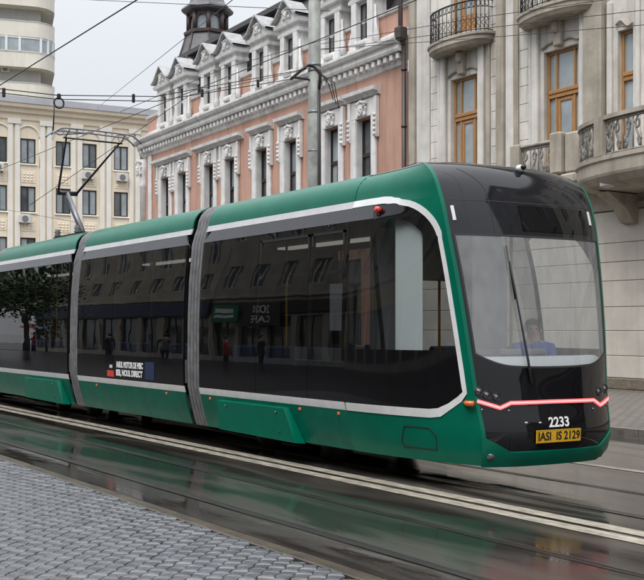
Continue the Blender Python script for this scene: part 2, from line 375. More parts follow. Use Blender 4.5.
# white paint
def strip(name, y0, y1, x0, x1, m, z=0.004, gaps=()):
    mb = MB(); n = int((x1 - x0) / 0.5); rnd = random.Random(int(y0 * 100))
    top = []; bot = []
    for i in range(n + 1):
        x = x0 + (x1 - x0) * i / n
        top.append((x, y1 + rnd.uniform(-.006, .006), z)); bot.append((x, y0 + rnd.uniform(-.006, .006), z))
    mb.grid([bot, top], False); return tag(mb.build(name, m), kind='structure')
strip('road_marking', 6.75, 6.93, ROADX0, ROADX1, 'line_paint')
strip('road_marking', 6.50, 6.67, ROADX0, ROADX1, 'line_paint')
strip('road_marking', 9.72, 9.85, ROADX0, ROADX1, 'line_paint')
# tram rails: head, groove and guard lip of each rail
for yc, s in ((4.72, -1), (5.70, 1), (7.45, -1), (8.50, 1)):
    inn = -s
    a, b = sorted((yc, yc + s * 0.055)); strip('rail_head', a, b, ROADX0, ROADX1, 'rail_steel', 0.006)
    a, b = sorted((yc + inn * 0.002, yc + inn * 0.034)); strip('rail_groove', a, b, ROADX0, ROADX1, 'rail_groove', 0.004)
    a, b = sorted((yc + inn * 0.036, yc + inn * 0.056)); strip('rail_lip', a, b, ROADX0, ROADX1, 'rail_steel', 0.005)
# near side: flush concrete edging, then interlocking pavers
kerb_n = struct('kerb_edging', MB().box(ROADX0, ROADX1, 4.08, 4.216, -0.29, -0.02), 'kerb_flush')
rk = random.Random(3); ks = MB().bbox(-0.497, 0.497, 4.08, 4.215, -0.1, 0.0, 0.008).mesh('edging_stone', 'kerb_flush')
for i in range(34):
    o = bpy.data.objects.new('edging_stone', ks); COL.objects.link(o); o.parent = kerb_n
    o.location = (-30 + i, rk.uniform(-.004, .004), 0.001 + rk.uniform(-.003, .003))
struct('near_pavement', MB().box(ROADX0, ROADX1, -30.0, 4.078, -0.29, -0.028), 'pave_sheet')
# dog-bone interlocking paver, 20 x 16.5 cm, laid at 45 degrees
def paver_geo(rnd=None, tilt=(0, 0), dz=0):
    hw, ww, hl = 0.0590, 0.0475, 0.0715; a_, b_ = 0.046, 0.026
    o = [(hw, -hl), (hw, -a_), (ww, -b_), (ww, b_), (hw, a_), (hw, hl), (-hw, hl), (-hw, a_), (-ww, b_), (-ww, -b_), (-hw, -a_), (-hw, -hl)]
    vs = [(x, y, -0.03) for x, y in o] + [(x, y, -0.010) for x, y in o] + [(x * 0.90, y * 0.92, -0.0025) for x, y in o] + [(x * 0.55, y * 0.6, 0.0012) for x, y in o] + [(0, 0, 0.002)]
    n = 12; fs = []
    for k in range(3):
        for i in range(n): fs.append((k * n + i, k * n + (i + 1) % n, (k + 1) * n + (i + 1) % n, (k + 1) * n + i))
    fs += [(3 * n + i, 3 * n + (i + 1) % n, 4 * n) for i in range(n)]
    return vs, fs
pv, pf = paver_geo()
pm = MB().add(pv, pf, False).mesh('paver', 'paver')
A = R(45); ca, sa = math.cos(A), math.sin(A)
cells = []
for i in range(-200, 200):
    for j in range(-160, 160):
        lx = i * 0.1115; ly = j * 0.149 + (0.0745 if i % 2 else 0)
        X = -8 + lx * ca - ly * sa; Y = 2.0 + lx * sa + ly * ca
        if -19.5 < X < -2.5 and 0.4 < Y < 4.10: cells.append((X, Y))
def vis(c):
    p = proj((c[0], c[1], 0)); return p[2] > 0.5 and -4 < p[0] < 648 and p[1] < 584
inview = sorted([c for c in cells if vis(c)], key=lambda c: proj((c[0], c[1], 0))[2])
single = set(inview[:300]); rnd = random.Random(11); rest = MB()
psheet = bpy.data.objects['near_pavement']
for c in cells:
    tx, ty, dz = rnd.gauss(0, .016), rnd.gauss(0, .016), rnd.gauss(0, .0016) - 0.002
    rot = Matrix.Rotation(A + rnd.gauss(0, .012), 4, 'Z') @ Matrix.Rotation(tx, 4, 'X') @ Matrix.Rotation(ty, 4, 'Y')
    mt = Matrix.Translation((c[0], c[1], dz)) @ rot
    if c in single and c[1] < 3.99:
        o = bpy.data.objects.new('paver', pm); COL.objects.link(o); o.parent = psheet; o.matrix_local = mt
    else: rest.add([(q.x, min(q.y, 4.074), q.z) for q in (mt @ Vector(p) for p in pv)], pf)
tag(rest.build('pavers', 'paver', psheet), kind='stuff')
# drain cover in the near lane of tarmac and far pavement
fp = struct('far_pavement', MB().box(ROADX0, ROADX1, 13.05, 60.0, -0.29, 0.12), 'kerb')

# paved look of the far pavement: small setts that are too far off to pick apart
def sett_mat():
    m = bpy.data.materials.new('setts'); m.use_nodes = True; n = m.node_tree.nodes; l = m.node_tree.links; b = n['Principled BSDF']
    g = n.new('ShaderNodeNewGeometry'); t = n.new('ShaderNodeTexBrick'); l.new(g.outputs['Position'], t.inputs['Vector'])
    t.inputs['Scale'].default_value = 1.0; t.inputs['Brick Width'].default_value = 0.22; t.inputs['Row Height'].default_value = 0.16; t.inputs['Mortar Size'].default_value = 0.012
    t.inputs['Color1'].default_value = (0.19, 0.175, 0.155, 1); t.inputs['Color2'].default_value = (0.135, 0.125, 0.115, 1); t.inputs['Mortar'].default_value = (0.04, 0.036, 0.033, 1)
    l.new(t.outputs['Color'], b.inputs['Base Color']); b.inputs['Roughness'].default_value = 0.32
    bp = n.new('ShaderNodeBump'); bp.inputs['Strength'].default_value = 0.5; bp.inputs['Distance'].default_value = 0.01; bp.invert = True
    l.new(t.outputs['Fac'], bp.inputs['Height']); l.new(bp.outputs[0], b.inputs['Normal']); MATS['setts'] = m
sett_mat(); fp.data.materials[0] = MATS['setts']
km = MB().bbox(-0.497, 0.497, 12.9, 13.048, -0.2, 0.125, 0.015).mesh('kerb_stone', 'kerb')
for i in range(42):
    o = bpy.data.objects.new('kerb_stone', km); COL.objects.link(o); o.parent = fp; o.location = (-36 + i, rk.uniform(-.006, .006), rk.uniform(-.004, .004))
struct('far_kerb', MB().box(ROADX0, -36.5, 12.902, 13.048, -0.29, 0.118).box(5.5, ROADX1, 12.902, 13.048, -0.29, 0.118), 'kerb')

# ================================================================== TRAM
YC = 8.01                                     # centre of the far track
tram = thing('tram', 'green and black articulated tram with lit red front strip on the wet street', 'tram', (-14.0, YC, 0.0))
def catmull(tab, t):
    t = max(0.0, min(len(tab) - 1.0, t)); i = min(int(t), len(tab) - 2); f = t - i
    g = lambda k: tab[max(0, min(len(tab) - 1, k))]
    p0, p1, p2, p3 = g(i - 1), g(i), g(i + 1), g(i + 2)
    return [0.5 * (2 * b + (c - a) * f + (2 * a - 5 * b + 4 * c - d) * f * f + (3 * b - a - 3 * c + d) * f ** 3) for a, b, c, d in zip(p0, p1, p2, p3)]
#        z     half-width of the straight body
PROF = [(.27, 1.06), (.40, 1.10), (.55, 1.14), (.73, 1.18), (.82, 1.20), (1.2, 1.205), (1.8, 1.20), (2.3, 1.18), (2.84, 1.13),
        (2.99, 1.085), (3.08, 1.05), (3.18, 1.03), (3.27, .985), (3.34, .915), (3.39, .83), (3.42, .72), (3.45, .50)]
def hw(z):
    if z <= PROF[0][0]: return PROF[0][1]
    for i in range(len(PROF) - 1):
        if z <= PROF[i + 1][0]:
            f = (z - PROF[i][0]) / (PROF[i + 1][0] - PROF[i][0]); return catmull(PROF, i + f)[1]
    return PROF[-1][1]
#        z    x of corner, x of centre, half width of the nose
NOSE = [(.27, -7.72, -7.58, .80), (.40, -7.67, -7.51, .825), (.60, -7.655, -7.48, .852), (.90, -7.71, -7.53, .88), (1.25, -7.755, -7.575, .91),
        (1.7, -7.815, -7.645, .948), (2.2, -7.895, -7.735, .985), (2.6, -7.975, -7.83, 1.015), (2.85, -8.03, -7.90, 1.027), (3.05, -8.10, -7.97, 1.03), (3.2, -8.18, -8.05, 1.02),
        (3.31, -8.31, -8.14, .985), (3.38, -8.45, -8.25, .935), (3.425, -8.66, -8.44, .85), (3.45, -9.0, -8.82, .70), (3.46, -9.55, -9.50, .50)]
YAW = .09                                     # the nose bears slightly to its left on the curve of the track
XS = -9.6                                     # where the nose begins to draw in
def r_of_z(z):
    lo, hi = 0.0, len(NOSE) - 1.0
    for _ in range(40):
        m = (lo + hi) / 2
        if catmull(NOSE, m)[0] < z: lo = m
        else: hi = m
    return (lo + hi) / 2
def S(q, z):
    """nose skin: q -2..-1 near side, -1..1 front, 1..2 far side"""
    zz, xa, xc, wd = catmull(NOSE, r_of_z(z))
    if abs(q) <= 1:
        return Vector((xa + (xc - xa) * (1 - abs(q) ** 3.0) + YAW * wd * q, YC + wd * q, z))
    t = 2 - abs(q); s = 1 if q > 0 else -1; h = hw(z); xa += YAW * wd * s
    return Vector((XS + (xa - XS) * t, YC + s * (h + (wd - h) * t ** 2.2), z))
def Nrm(q, z):
    a = S(min(q + .01, 2), z) - S(max(q - .01, -2), z); b = S(q, min(z + .01, 3.459)) - S(q, max(z - .01, .27))
    return a.cross(b).normalized()
def So(q, z, off): return S(q, z) + Nrm(q, z) * off
def patch(name, m, qs, zlo, zhi, off=0.004, nz=8, parent=None, rim=True, drop=0.006):
    """skin patch between two curves zlo(q), zhi(q), lifted by off, with its rim closed down to the skin below"""
    mb = MB(); rows = []
    for j in range(nz + 1):
        rows.append([So(q, zlo(q) + (zhi(q) - zlo(q)) * j / nz, off) for q in qs])
    mb.grid(rows)
    if rim and off > 0:
        zl = lambda q, j: zlo(q) + (zhi(q) - zlo(q)) * j / nz
        e = [(q, zlo(q)) for q in qs] + [(qs[-1], zl(qs[-1], j)) for j in range(1, nz + 1)] + [(q, zhi(q)) for q in reversed(qs[:-1])] + [(qs[0], zl(qs[0], j)) for j in range(nz - 1, -1, -1)]
        mb.grid([[So(q, z, off - drop - .004) for q, z in e], [So(q, z, off) for q, z in e]], False)
    return mb.build(name, m, parent or tram)
def hpatch(name, m, zs, qlo, qhi, off=0.004, nq=8, parent=None, drop=0.006):
    mb = MB(); rows = []
    for z in zs: rows.append([So(qlo(z) + (qhi(z) - qlo(z)) * k / nq, z, off) for k in range(nq + 1)])
    mb.grid(rows)
    if off > 0:
        e = [(qlo(zs[0]) + (qhi(zs[0]) - qlo(zs[0])) * k / nq, zs[0]) for k in range(nq + 1)] + [(qhi(z), z) for z in zs[1:]] + \
            [(qhi(zs[-1]) + (qlo(zs[-1]) - qhi(zs[-1])) * k / nq, zs[-1]) for k in range(1, nq + 1)] + [(qlo(z), z) for z in reversed(zs[:-1])]
        mb.grid([[So(q, z, off - drop - .004) for q, z in e], [So(q, z, off) for q, z in e]], False)
    return mb.build(name, m, parent or tram)
def ribbon(name, m, pts, width, off, parent=None):
    """band of given width following (q, z) points on the skin"""
    mb = MB(); P = [S(q, z) for q, z in pts]; a = []; b = []; a0 = []; b0 = []
    for i, (q, z) in enumerate(pts):
        t = (P[min(i + 1, len(P) - 1)] - P[max(i - 1, 0)]).normalized(); n = Nrm(q, z); s = n.cross(t).normalized()
        wv = width[i] if isinstance(width, list) else width
        a.append(P[i] + s * wv / 2 + n * off); b.append(P[i] - s * wv / 2 + n * off)
        a0.append(a[-1] - n * (off + .004)); b0.append(b[-1] - n * (off + .004))
    mb.grid([a0, a, b, b0], False)
    return mb.build(name, m, parent or tram)
def lr(a, b, n): return [a + (b - a) * i / n for i in range(n + 1)]
def zrows(z0, z1):
    n = max(2, int((z1 - z0) / 0.05)); return lr(z0, z1, n)
_g = [(q / 60.0, .3 + 2.98 * j / 120) for q in range(-60, 61) for j in range(121)]
_gp = [proj(S(q, z)) for q, z in _g]
def pixN(u, v):
    i = min(range(len(_g)), key=lambda k: (_gp[k][0] - u) ** 2 + (_gp[k][1] - v) ** 2); q, z = _g[i]
    for _ in range(12):
        p = proj(S(q, z)); e = .004; pq = proj(S(min(q + e, 1), z)); pz = proj(S(q, z + e))
        a, b, c, d = (pq[0] - p[0]) / e, (pz[0] - p[0]) / e, (pq[1] - p[1]) / e, (pz[1] - p[1]) / e; det = a * d - b * c
        if abs(det) < 1e-6: break
        dq = ((u - p[0]) * d - b * (v - p[1])) / det; dz = (a * (v - p[1]) - c * (u - p[0])) / det
        q = max(-.995, min(.995, q + .7 * dq)); z = max(.28, min(3.29, z + .7 * dz))
    return q, z

# ---- straight modules
def side_strip(name, m, x0, x1, z0, z1, s, off=0.0, parent=None, x0b=None, x1b=None, nx=1):
    """piece of the body side from z0 to z1; x0b, x1b: ends at the top when they slant"""
    mb = MB(); zs = zrows(z0, z1); x0b = x0 if x0b is None else x0b; x1b = x1 if x1b is None else x1b; rows = []; rows2 = []
    for z in zs:
        f = (z - z0) / (z1 - z0); a = x0 + (x0b - x0) * f; b = x1 + (x1b - x1) * f
        rows.append([(a + (b - a) * k / nx, YC + s * (hw(z) + off), z) for k in range(nx + 1)])
        rows2.append([(p[0], YC + s * (hw(z) + off - .02), z) for p in rows[-1]])
    mb.grid(rows)
    edge = rows[0] + [r[-1] for r in rows[1:]] + rows[-1][::-1][1:] + [r[0] for r in rows[::-1][1:]]
    edge2 = rows2[0] + [r[-1] for r in rows2[1:]] + rows2[-1][::-1][1:] + [r[0] for r in rows2[::-1][1:]]
    mb.grid([edge, edge2], False)
    return mb.build(name, m, parent or tram)
def module(x0, x1, seams, covers=(), nosemod=False, slantl=0.0, slantr=0.0):
    for s in (-1, 1):
        side_strip('skirt_panel', 'tram_green_dull', x0, x1, .27, .727, s)
        side_strip('waist_stripe', 'tram_white', x0, x1, .73, .82, s, .002)
        e = [x0] + list(seams) + [x1]
        for a, b in zip(e[:-1], e[1:]):
            side_strip('lower_panel', 'tram_black', a + .004, b - .004, .823, 1.198, s, -.001)
            side_strip('window_pane', 'tram_glass', a + .004, b - .004, 1.206, 2.838, s, -.001)
        side_strip('upper_panel', 'tram_grey', x0, x1, 2.842, 2.992, s, .006, None, x0 + slantl, x1 - slantr)
        side_strip('roof_stripe', 'tram_silver', x0, x1, 2.996, 3.078, s, .004)
        side_strip('roof_edge', 'tram_green', x0, x1, 3.081, 3.40, s, .006)
        for a, b in covers:
            zb, zt = .255, .685
            mb = MB(); o1 = [(a, zb + .02), (a + .01, zt), (b - .20, zt), (b, zb)]
            sk = lambda z, d: YC + s * (hw(z) + d)
            n = len(o1); vs = [(x, sk(max(z, .28), 0.0), z) for x, z in o1] + [(x + (.012 if i < 2 else -.012), sk(max(z, .28), .14 if i in (0, 3) else .075), z + (.012 if i in (0, 3) else -.012)) for i, (x, z) in enumerate(o1)]
            mb.add(vs, [(4, 5, 6, 7), (0, 1, 5, 4), (1, 2, 6, 5), (2, 3, 7, 6), (3, 0, 4, 7)])
            c = mb.build('bogie_cover', 'tram_green', tram)
            for fx, fz in ((.14, .35), (.14, .62), (.82, .38), (.80, .62)):
                xx = a + (b - a) * fx
                MB().disc((xx, sk(fz, .085 if fz > .5 else .115), fz), (0, s, 0), .013, .016, 8).build('cover_latch', 'lamp_chrome' if fz > .5 else 'rubber', c)
    # dark glazed posts behind the panes, roof, floor, ceiling
    x1r = x1
    MB().box(x0, x1r, YC - .74, YC + .74, 3.36, 3.392).box(x0 + .15, x1r - .15, YC - .5, YC + .5, 3.392, 3.45).build('roof', 'tram_roof', tram)
    MB().box(x0, x1r, YC - 1.0, YC + 1.0, .32, .40).build('floor', 'inner_floor', tram)
    MB().box(x0, x1r, YC - 1.02, YC + 1.02, 2.80, 2.84).build('ceiling', 'inner_grey', tram)
    for s in (-1, 1):
        MB().box(x0, x1r, YC + s * 1.155 - .012, YC + s * 1.155 + .012, .86, 1.19).build('inner_wall', 'inner_grey', tram)
        for xx in [x0 + .05] + list(seams) + [x1 - .05]:
            MB().tube([(xx, YC + s * (hw(z) - .035), z) for z in zrows(1.2, 2.84)], .03, 6).build('window_post', 'rubber', tram)
    MB().box(x0 + .3, x1 - .3, YC - .10, YC + .10, 2.770, 2.796).build('ceiling_lamp', 'cabin_lamp', tram)
    MB().box(x0 + .1, x1 - .1, YC - .55, YC + .55, .22, .296).build('underframe', 'underframe', tram)
M1 = (-13.10, XS); M2 = (-17.72, -13.58); M3 = (-22.7, -18.20); M4 = (-26.3, -23.2); M5 = (-33.0, -27.0)
module(*M1, [-11.55, -10.35], [(-12.52, -10.60)], slantl=.16)
module(*M2, [-16.15, -14.75], slantl=.14, slantr=.12)
module(*M3, [-20.5, -19.2], [(-20.5, -18.42)], slantl=.14, slantr=.12)
module(*M4, [-25.2, -23.8], slantl=.14, slantr=.12)
module(*M5, [-31.5, -30.0, -28.5], [(-30.5, -28.4)], slantr=.12)
MB().prism([(YC - hw(z), z) for z, _ in PROF] + [(YC + hw(z), z) for z, _ in reversed(PROF)], 'x', -33.03, -33.0).build('rear_cap', 'tram_green', tram)
# ---- bellows: ribbed folds between the modules
def bellows(x0, x1):
    n = 5; wd = (x1 - x0) / n; b = None
    MB().prism([(YC - hw(z) + .08, z) for z, _ in PROF] + [(YC + hw(z) - .08, z) for z, _ in reversed(PROF)], 'x', x0 - .02, x1 + .02).build('bellows_core', 'bellows_dark', tram)
    for i in range(n):
        for lo, hi, prof_, m_ in ((.14, .66, ((0, .03), (.2, .006), (.5, 0), (.8, .006), (1, .03)), 'bellows'), (.66, 1.14, ((0, .031), (.3, .028), (.7, .028), (1, .031)), 'bellows_dark')):  # dark strips between the folds: groove shade put into the colour
            if m_ == 'bellows' and i == 0: continue
            mb = MB(); rows = []
            for t, ins in prof_:
                x = x0 + wd * (i + lo + (hi - lo) * t)
                rows.append([(x, YC - hw(z) + ins, z - ins * (z > 3)) for z, _ in PROF] + [(x, YC + hw(z) - ins, z - ins * (z > 3)) for z, _ in reversed(PROF)])
            mb.grid(rows, True).build('bellows_fold' if m_ == 'bellows' else 'bellows_groove_shade', m_, tram)
for a, b in ((-13.58, -13.10), (-18.20, -17.72), (-23.2, -22.7), (-27.0, -26.3)): bellows(a, b)
# bogies: wheels and frame glimpsed under the skirts
for xc in (-11.5, -19.4, -29.4):
    MB().box(xc - .95, xc + .95, YC - .62, YC - .50, .22, .36).box(xc - .95, xc + .95, YC + .50, YC + .62, .22, .36).box(xc - .1, xc + .1, YC - .6, YC + .6, .2, .34).build('bogie_frame', 'bogie_steel', tram)
    for dx in (-.8, .8):
        for s in (-1, 1):
            MB().tube([(xc + dx, YC + s * .46, .29), (xc + dx, YC + s * .60, .29)], .285, 20).build('wheel', 'bogie_steel', tram)
# added dark boxes under the far half, blocking light that shows beneath the tram
for a, b in ((-33.0, -27.1), (-27.0, -22.6), (-22.5, -18.0), (-17.9, -13.5), (-13.4, -11.0)):
    MB().bbox(a, b, YC + .62, YC + .95, .06, .29, .03).build('under_light_block', 'underframe', tram)
# amber side lamps on the skirt
for x in (-12.83, -10.56, -9.75, -16.9, -14.2):
    MB().bbox(x - .024, x + .024, YC - hw(.68) - .010, YC - hw(.68) + .01, .662, .70, .008).build('side_lamp', 'lamp_amber', tram)
# ---- NOSE: sides
QW = lambda d: (lambda z: -1 - d / max(.3, S(-1, z).x - XS))      # q at distance d behind the corner
for s in (-1, 1):
    f = (lambda fn: fn) if s < 0 else (lambda fn: (lambda z: -fn(z)))
    rng = lambda a, b: (a, b) if s < 0 else (-a, -b)
    fl = (lambda a: a) if s < 0 else (lambda a: [-x for x in a])
    # green side below, along the pillar and over the cove
    hpatch('cab_skirt', 'tram_green', zrows(.27, .727), (lambda z: -2) if s < 0 else (lambda z: 1), (lambda z: -1) if s < 0 else (lambda z: 2), 0, 14)
    hpatch('cab_cove', 'tram_green', zrows(2.99, 3.42), (lambda z: -2) if s < 0 else (lambda z: 1), (lambda z: -1) if s < 0 else (lambda z: 2), 0, 20)
    def dback(z):
        d = .075
        if z < .95: d += (.95 - z) * 1.9
        if z > 2.55:
            t = min(1, (z - 2.55) / .44); d += .58 * (1 - math.sqrt(max(0, 1 - t * t)))
        return d
    zz = zrows(.727, 2.99)
    if s < 0: hpatch('front_pillar', 'tram_green', zz, lambda z: QW(dback(z) + .03)(z), lambda z: -1, 0, 3)
    else: hpatch('front_pillar', 'tram_green', zz, lambda z: 1, lambda z: -QW(dback(z) + .03)(z), 0, 3)
    # outline of the black glazing: chamfer at the foot, big radius at the top
    qe = lambda z: QW(dback(z))(z)
    zl = zrows(.82, 1.42); zt = zrows(2.62, 2.985)
    QV = lambda z: QW(1.03)(z)                                     # rear edge of the cab window
    def band(name, m, zs, a, b, off=.003, nq=8):
        if s < 0: return hpatch(name, m, zs, a, b, off, nq)
        return hpatch(name, m, zs, (lambda z: -b(z)), (lambda z: -a(z)), off, nq)
    band('cab_lower_panel', 'tram_black', zl, lambda z: -2, qe, .003, 12)
    band('cab_rear_panel', 'tram_glass', zrows(1.42, 2.84), lambda z: -2, lambda z: QW(1.09)(z), .003, 4)
    band('cab_window_post', 'tram_black', zrows(1.42, 2.84), lambda z: QW(1.09)(z), QV, .003, 2)
    # cab side window with rounded shoulders, and the black surround above it
    def wtop(x):    # window head height by distance behind the corner
        return 2.79 - .42 * max(0, (.62 - x) / .47) ** 2.2 - .10 * max(0, (x - .80) / .23) ** 2
    ds = lr(1.03, .105, 16)
    mbw = MB(); mbs = MB(); rowsw = []; rowss = []
    for d in ds:
        a = []; zt_ = wtop(d)
        for j in range(17):
            z = 1.42 + (zt_ - 1.42) * j / 16; q = QW(d)(z); a.append(So(q if s < 0 else -q, z, .003))
        rowsw.append(a); b_ = []
        for j in range(9):
            # top of the surround follows the white line
            ztop = 2.985
            for _ in range(30):
                if dback(ztop) > d: ztop -= .012
            ztop = max(ztop, zt_ + .002); z = zt_ + (ztop - zt_) * j / 8; q = QW(d)(z); b_.append(So(q if s < 0 else -q, z, .003))
        rowss.append(b_)
    mbw.grid(rowsw[::-1] if s > 0 else rowsw[::-1]).build('cab_side_window', 'cab_glass', tram); mbs.grid(rowss).build('cab_window_surround', 'tram_black', tram)
    band('upper_panel', 'tram_grey', zrows(2.842, 2.988), lambda z: -2, lambda z: QW(1.035)(z), .006, 6)
    # white line round the glazing
    pts = [(-2 + .02, .775)]
    pts += [(QW(d)(.775), .775) for d in lr(1.8, .54, 8)]
    pts += [(QW(d)(z), z) for d, z in ((.42, .79), (.28, .86), (.16, .935))]
    pts += [(QW(.095)(z), z) for z in lr(1.0, 2.55, 26)]
    for z in lr(2.58, 2.985, 14): pts.append((QW(dback(z) + .015)(z), z))
    pts += [(QW(d)(3.0 + .035 * min(1, (d - .6) / .25)), 3.0 + .035 * min(1, (d - .6) / .25)) for d in lr(.62, 1.0, 6)]
    pts += [(q, 3.037) for q in lr(QW(1.05)(3.037), -2, 4)]
    wds = []
    for i, (q, z) in enumerate(pts):
        wds.append(.09 if z < .8 else (.082 if z > 3.02 else .05 if 1.0 <= z < 2.6 else .065))
    if s > 0: pts = [(-q, z) for q, z in pts]
    ribbon('white_line', 'tram_white', pts, wds, .007)
    # service flap on the green skirt, tail lamp, amber lamp
    if s < 0:
        ribbon('flap_outline', 'rubber', [(QW(d)(z), z) for d, z in ((1.0, .46), (.93, .62), (.60, .62), (.53, .55), (.53, .40), (.97, .40), (1.0, .46))], .010, .007)
        c = So(QW(.06)(.90), .90, .0); n = Nrm(QW(.06)(.90), .90); MB().tube([c + Vector((-.07, 0, 0)), c + n * .05, c + Vector((.07, 0, 0)) + n * .02], .028, 8).build('turn_lamp', 'lamp_amber', tram)
    c = S(s * -QW(.93)(2.93), 2.93); n = Nrm(s * -QW(.93)(2.93), 2.93)
    MB().tube([c - n * .01, c + n * .06 + Vector((.0, 0, -.01))], .036, 12).build('marker_lamp', 'lamp_red', tram)
    MB().tube([c + Vector((0, 0, -.05)) - n * .01, c + n * .04 + Vector((.0, 0, -.06))], .02, 8).build('lamp_bracket', 'rubber', tram)
MB().grid([[S(q, z) for q in lr(-2, -1, 8) + lr(-.95, .95, 38) + lr(1, 2, 8)] for z in zrows(3.38, 3.458)]).build('cab_roof', 'tram_roof', tram)
MB().box(-9.65, -8.95, YC - .39, YC + .39, 3.40, 3.446).build('roof_hatch', 'tram_roof', tram)
# ---- NOSE: front
FQ = lr(-1, 1, 60); WT, WB, WQ = 2.60, 1.30, .935
wb = lambda q: WB - .05 * (1 - abs(q / WQ) ** 2.5) + .10 * max(0, (abs(q) - .55) / .4) ** 2
FQW = lr(-WQ, WQ, 56)
patch('front_mask', 'tram_black', FQW, lambda q: .27, wb, 0, 30, rim=False)
for s in (-1, 1):
    qs = lr(-1, -WQ, 4) if s < 0 else lr(WQ, 1, 4)
    patch('mask_edge', 'tram_black', qs, lambda q: .27, lambda q: WT, 0, 46, rim=False)
patch('front_cowl', 'tram_cowl', FQ, lambda q: WT, lambda q: 3.458, 0, 40, rim=False)
ws = patch('windshield', 'windshield_glass', FQW, lambda q: wb(q), lambda q: WT, 0, 26, rim=False)
ribbon('windshield_seal', 'rubber', [(q, WT) for q in FQW] , .022, .003, ws)
ribbon('windshield_seal', 'rubber', [(-WQ, z) for z in lr(WT, 1.40, 24)], .02, .003, ws)
ribbon('windshield_seal', 'rubber', [(WQ, z) for z in lr(WT, 1.40, 24)], .02, .003, ws)
ribbon('windshield_seal', 'rubber', [(q, wb(q)) for q in FQW], .02, .003, ws)
# seams of the cowl
ribbon('cowl_seam', 'rubber', [(q, 2.96) for q in lr(-.98, .98, 40)], .010, .0025)
for s in (-1, 1):
    ribbon('cowl_seam', 'rubber', [(s * (.50 + .0 * z), z) for z in lr(2.62, 3.05, 10)] + [(s * (.50 + .22 * t * t), 3.05 + .26 * t) for t in lr(.1, 1, 8)], .009, .0025)
# green wrapping the corner
for s in (-1, 1):
    qs = lr(-1, -.965, 3) if s < 0 else lr(.965, 1, 3)
    patch('pillar_wrap', 'tram_green', qs, lambda q: .30, lambda q: 3.38, .004, 60)
# destination display
q0, z0 = pixN(514, 194); q1, z1 = pixN(589, 234)
dsp = patch('destination_display', 'display_glass', lr(q0, .86, 24), lambda q: 2.655, lambda q: 2.93, .004, 6)
def inner(name, m, qs, zs, off, par=None):
    return MB().grid([[So(q, z, off) for q in qs] for z in zs]).build(name, m, par or tram)
inner('display_screen', 'ink_black', lr(q0 + .02, .84, 16), lr(2.67, 2.92, 4), -.03 + .031, dsp)
# vertical marker lamps beside the display
for (u, v) in ((453, 213), (588.5, 219)):
    q, z = pixN(u, v); ribbon('marker_light', 'dash_white', [(q, z - .075), (q, z), (q, z + .075)], .035, .012)
# dome camera on the cowl
q, z = .10, 3.34; c = S(q, z); n = Nrm(q, z)
cmr = MB().ell(tuple(c + n * .03), .045, .06, .042, 14, 8).build('roof_camera', 'dash_white', tram)
MB().ell(tuple(c + n * .055 + Vector((.03, .0, -.01))), .03, .035, .028, 12, 8).build('camera_lens', 'tram_black', cmr)
MB().tube([c - n * .02, c + n * .02], .05, 12).build('camera_base', 'rubber', cmr)
# red light strip with dips at both ends
kp = [pixN(*p) for p in ((477, 401), (500, 408), (510.5, 403), (552, 401.5), (593, 400), (599.5, 405), (608.5, 397.5))]
pts = []
for (a, b) in zip(kp[:-1], kp[1:]):
    for t in lr(0, 1, 6)[:-1]: pts.append((a[0] + (b[0] - a[0]) * t, a[1] + (b[1] - a[1]) * t))
pts.append(kp[-1])
lst = ribbon('light_strip', 'led_red', pts, .040, .012)
ribbon('light_core', 'led_core', pts, .014, .0135, lst)
# headlamps
for u, v, rr in ((478, 391.5, .050), (487, 395, .044), (496.5, 397, .040), (598.5, 391.5, .044), (604.5, 388.5, .050)):
    q, z = pixN(u, v); q = max(-.95, min(.95, q)); c = S(q, z); n = Nrm(q, z); n = Vector((n.x, n.y * .5, n.z * .5)).normalized()
    hl = MB().tube([c - n * .03, c + n * .006], rr, 18).build('headlamp', 'lamp_lens', tram)
    ring = MB(); a = n.orthogonal().normalized(); b = n.cross(a); ring.tube([c + n * .006 + (a * math.cos(t) + b * math.sin(t)) * rr * .93 for t in lr(0, 2 * math.pi, 24)], .006, 6, False)
    ring.build('lamp_ring', 'tram_cowl', hl)
    MB().ell(tuple(c - n * .004), rr * .5, rr * .5, rr * .5, 12, 8).build('bulb', 'lamp_chrome', hl)
for u, v in ((482, 410), (509, 411), (593, 409), (606.5, 405)):
    q, z = pixN(u, v); c = S(q, z); n = Nrm(q, z); MB().tube([c - n * .005, c + n * .008], .016, 10).build('front_bolt', 'lamp_chrome', tram)
for u in (526, 540):
    q, z = pixN(u, 422.5); ribbon('tow_slot', 'dash_white', [(q - .018, z), (q, z), (q + .018, z)], .012, .004)
# green bumper
zg = lambda q: .415 + .16 * max(0, (abs(q) - .70) / .30)
bmp = patch('bumper', 'tram_green', lr(-1, .975, 60), lambda q: .268 + .10 * max(0, (q - .78) / .2), zg, .022, 5, drop=.03)
MB().grid([[So(q, .27, .020) for q in lr(-1, .78, 40)], [So(q, .27, -.10) - Vector((0, 0, .03)) for q in lr(-1, .78, 40)]], True).build('bumper_lip', 'tram_green_dull', bmp)
q, z = pixN(490, 456); c = So(q, z, .02); n = Nrm(q, z); MB().tube([c, c + n * .012], .038, 14).build('fog_lamp', 'lamp_lens', bmp)
